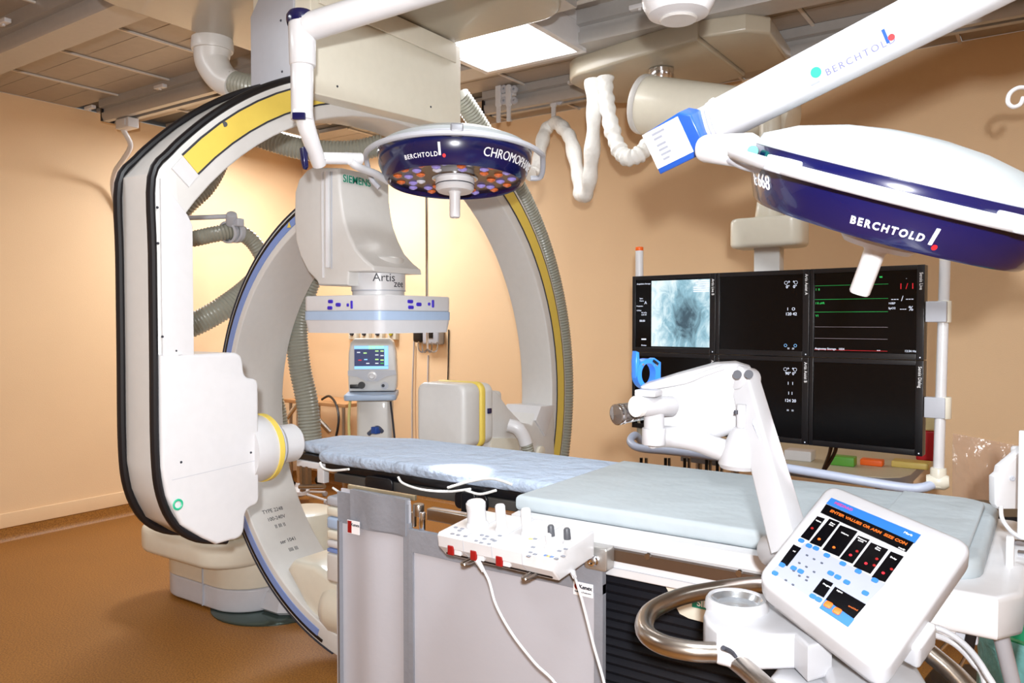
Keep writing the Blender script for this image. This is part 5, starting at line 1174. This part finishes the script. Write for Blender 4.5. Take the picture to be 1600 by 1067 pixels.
# blue clamp ring in front of the bottom left monitor
R_ = thing('blue_clamp_ring', 'bright blue plastic ring clamp standing before the bottom left monitor', 'clamp', W(1009, 605, 1.85))
bc_ = W(1009, 584, 1.80); bmx = (RGT*.9+FWH*.4).normalized(); BR = frame(bc_, bmx, (0, 0, 1), bmx.cross(Vector((0, 0, 1))))
k2 = 1.80/FPX
ring = MB()
def ell(rx, ry, n=32): return [(rx*math.cos(2*PI*i/n), ry*math.sin(2*PI*i/n)) for i in range(n)]
n = 32; a = ell(21*k2, 24*k2); b = ell(13*k2, 17*k2)
V = [(x, y, -.012) for x, y in a]+[(x, y, -.012) for x, y in b]+[(x, y, .012) for x, y in a]+[(x, y, .012) for x, y in b]
F = []
for i in range(n):
    j = (i+1) % n; F += [(i, j, n+j, n+i), (2*n+i, 3*n+i, 3*n+j, 2*n+j), (i, 2*n+i, 2*n+j, j), (n+i, n+j, 3*n+j, 3*n+i)]
ring.add(V, F, BR)
build('ring', ring, brightblue, R_)
build('tab', MB().prism([(-22*k2, -6*k2), (-14*k2, 10*k2), (-16*k2, 34*k2), (-21*k2, 36*k2), (-23*k2, 20*k2)], -.01, .01, BR, bev=.003), brightblue, R_)
build('bracket', MB().prism([(4*k2, 22*k2), (18*k2, 14*k2), (20*k2, -14*k2), (16*k2, -22*k2), (24*k2, -16*k2), (24*k2, 18*k2), (12*k2, 25*k2)], -.010, .010, BR, bev=.002), brightblue, R_)
build('slot', MB().box(-.008, .008, -.003, .003, -.002, .002, 0, BR @ Matrix.Translation((12*k2, 18*k2, .013)) @ Matrix.Rotation(-.6, 4, 'Z')), blackp, R_)
for q in ((-11, 15), (14, 14)): build('pin', MB().cyl(BR @ Vector((q[0]*k2, q[1]*k2, .012)), BR @ Vector((q[0]*k2, q[1]*k2, .015)), .003, n=8), chrome, R_)
build('stem', MB().cyl(BR @ Vector((0, -22*k2, 0)), BR @ Vector((2*k2, -40*k2, .0)), .008, n=10), brightblue, R_)

# ================================================================== RIGHT EDGE
wb_ = thing('bracket_unit', 'white angled bracket unit with thin cable at the right edge above the table end', 'bracket', W(1575, 790, 2.0))
bq = W(1575, 740, 2.05); WBM = frame(bq, RGT, (0, 0, 1), -FWH)
k3 = 2.05/FPX
build('plate', MB().prism([(-24*k3, -46*k3), (-18*k3, -54*k3), (17*k3, -54*k3), (17*k3, 32*k3), (45*k3, 60*k3), (45*k3, 44*k3+.03), (30*k3, 50*k3), (20*k3, 42*k3), (-16*k3, 12*k3), (-18*k3, 2*k3), (-25*k3, -4*k3)], -.015, .012, WBM, bev=.003), white, wb_)
build('screw', MB().lathe([(0, 0), (4*k3, 0), (4*k3, .004), (2.5*k3, .005), (0, .004)], WBM @ Matrix.Translation((2*k3, -6*k3, .012)), 16), greyw, wb_)
build('rear_part', MB().box(20*k3, 60*k3, -36*k3, 40*k3, -.05, -.01, .01, WBM), white, wb_)
build('rear_block', MB().box(17*k3, 60*k3, -56*k3, -20*k3, -.06, -.02, .004, WBM), blackp, wb_)
solo('thin_cable', MB().tube([W(1564, 792, 2.0), W(1566, 810, 1.98), W(1578, 828, 1.95), W(1592, 838, 1.92), W(1610, 845, 1.9)], .005, 8), white, 'thin white cable drooping below the white bracket unit', 'cable')
stl = thing('black_stool', 'black round stool seat behind the table end', 'stool', (W(1545, 795, 3.15).x, W(1545, 795, 3.15).y, 0))
s0 = W(1545, 795, 3.15)
build('seat', MB().lathe([(0, .05), (.15, .05), (.17, .03), (.17, .0), (.14, -.02), (0, -.02)], Matrix.Translation(s0-Vector((0, 0, .045))), 36), blackp, stl)
build('post', MB().cyl((s0.x, s0.y, .05), (s0.x, s0.y, s0.z-.05), .025, n=14), chrome, stl)
build('foot', MB().lathe([(0, 0), (.22, 0), (.2, .03), (.03, .06), (0, .06)], Matrix.Translation((s0.x, s0.y, 0)), 28), blackp, stl)
bn = LD(1.70, 2.45, 0)
gb = thing('waste_bin', 'green plastic bin with teal bag behind the table end', 'bin', bn)
build('tub', MB().lathe([(0, 0), (.15, 0), (.19, .50), (.205, .51), (.205, .53), (.185, .53), (.18, .50), (.14, .02), (0, .02)], Matrix.Translation(bn), 36), binm, gb)
build('bag', MB().lathe([(.206, .525), (.212, .50), (.20, .40), (.205, .30), (.19, .22), (.2, .16)], Matrix.Translation(bn), 30), bag, gb)
bs = LD(1.30, 2.15, 0)
#END
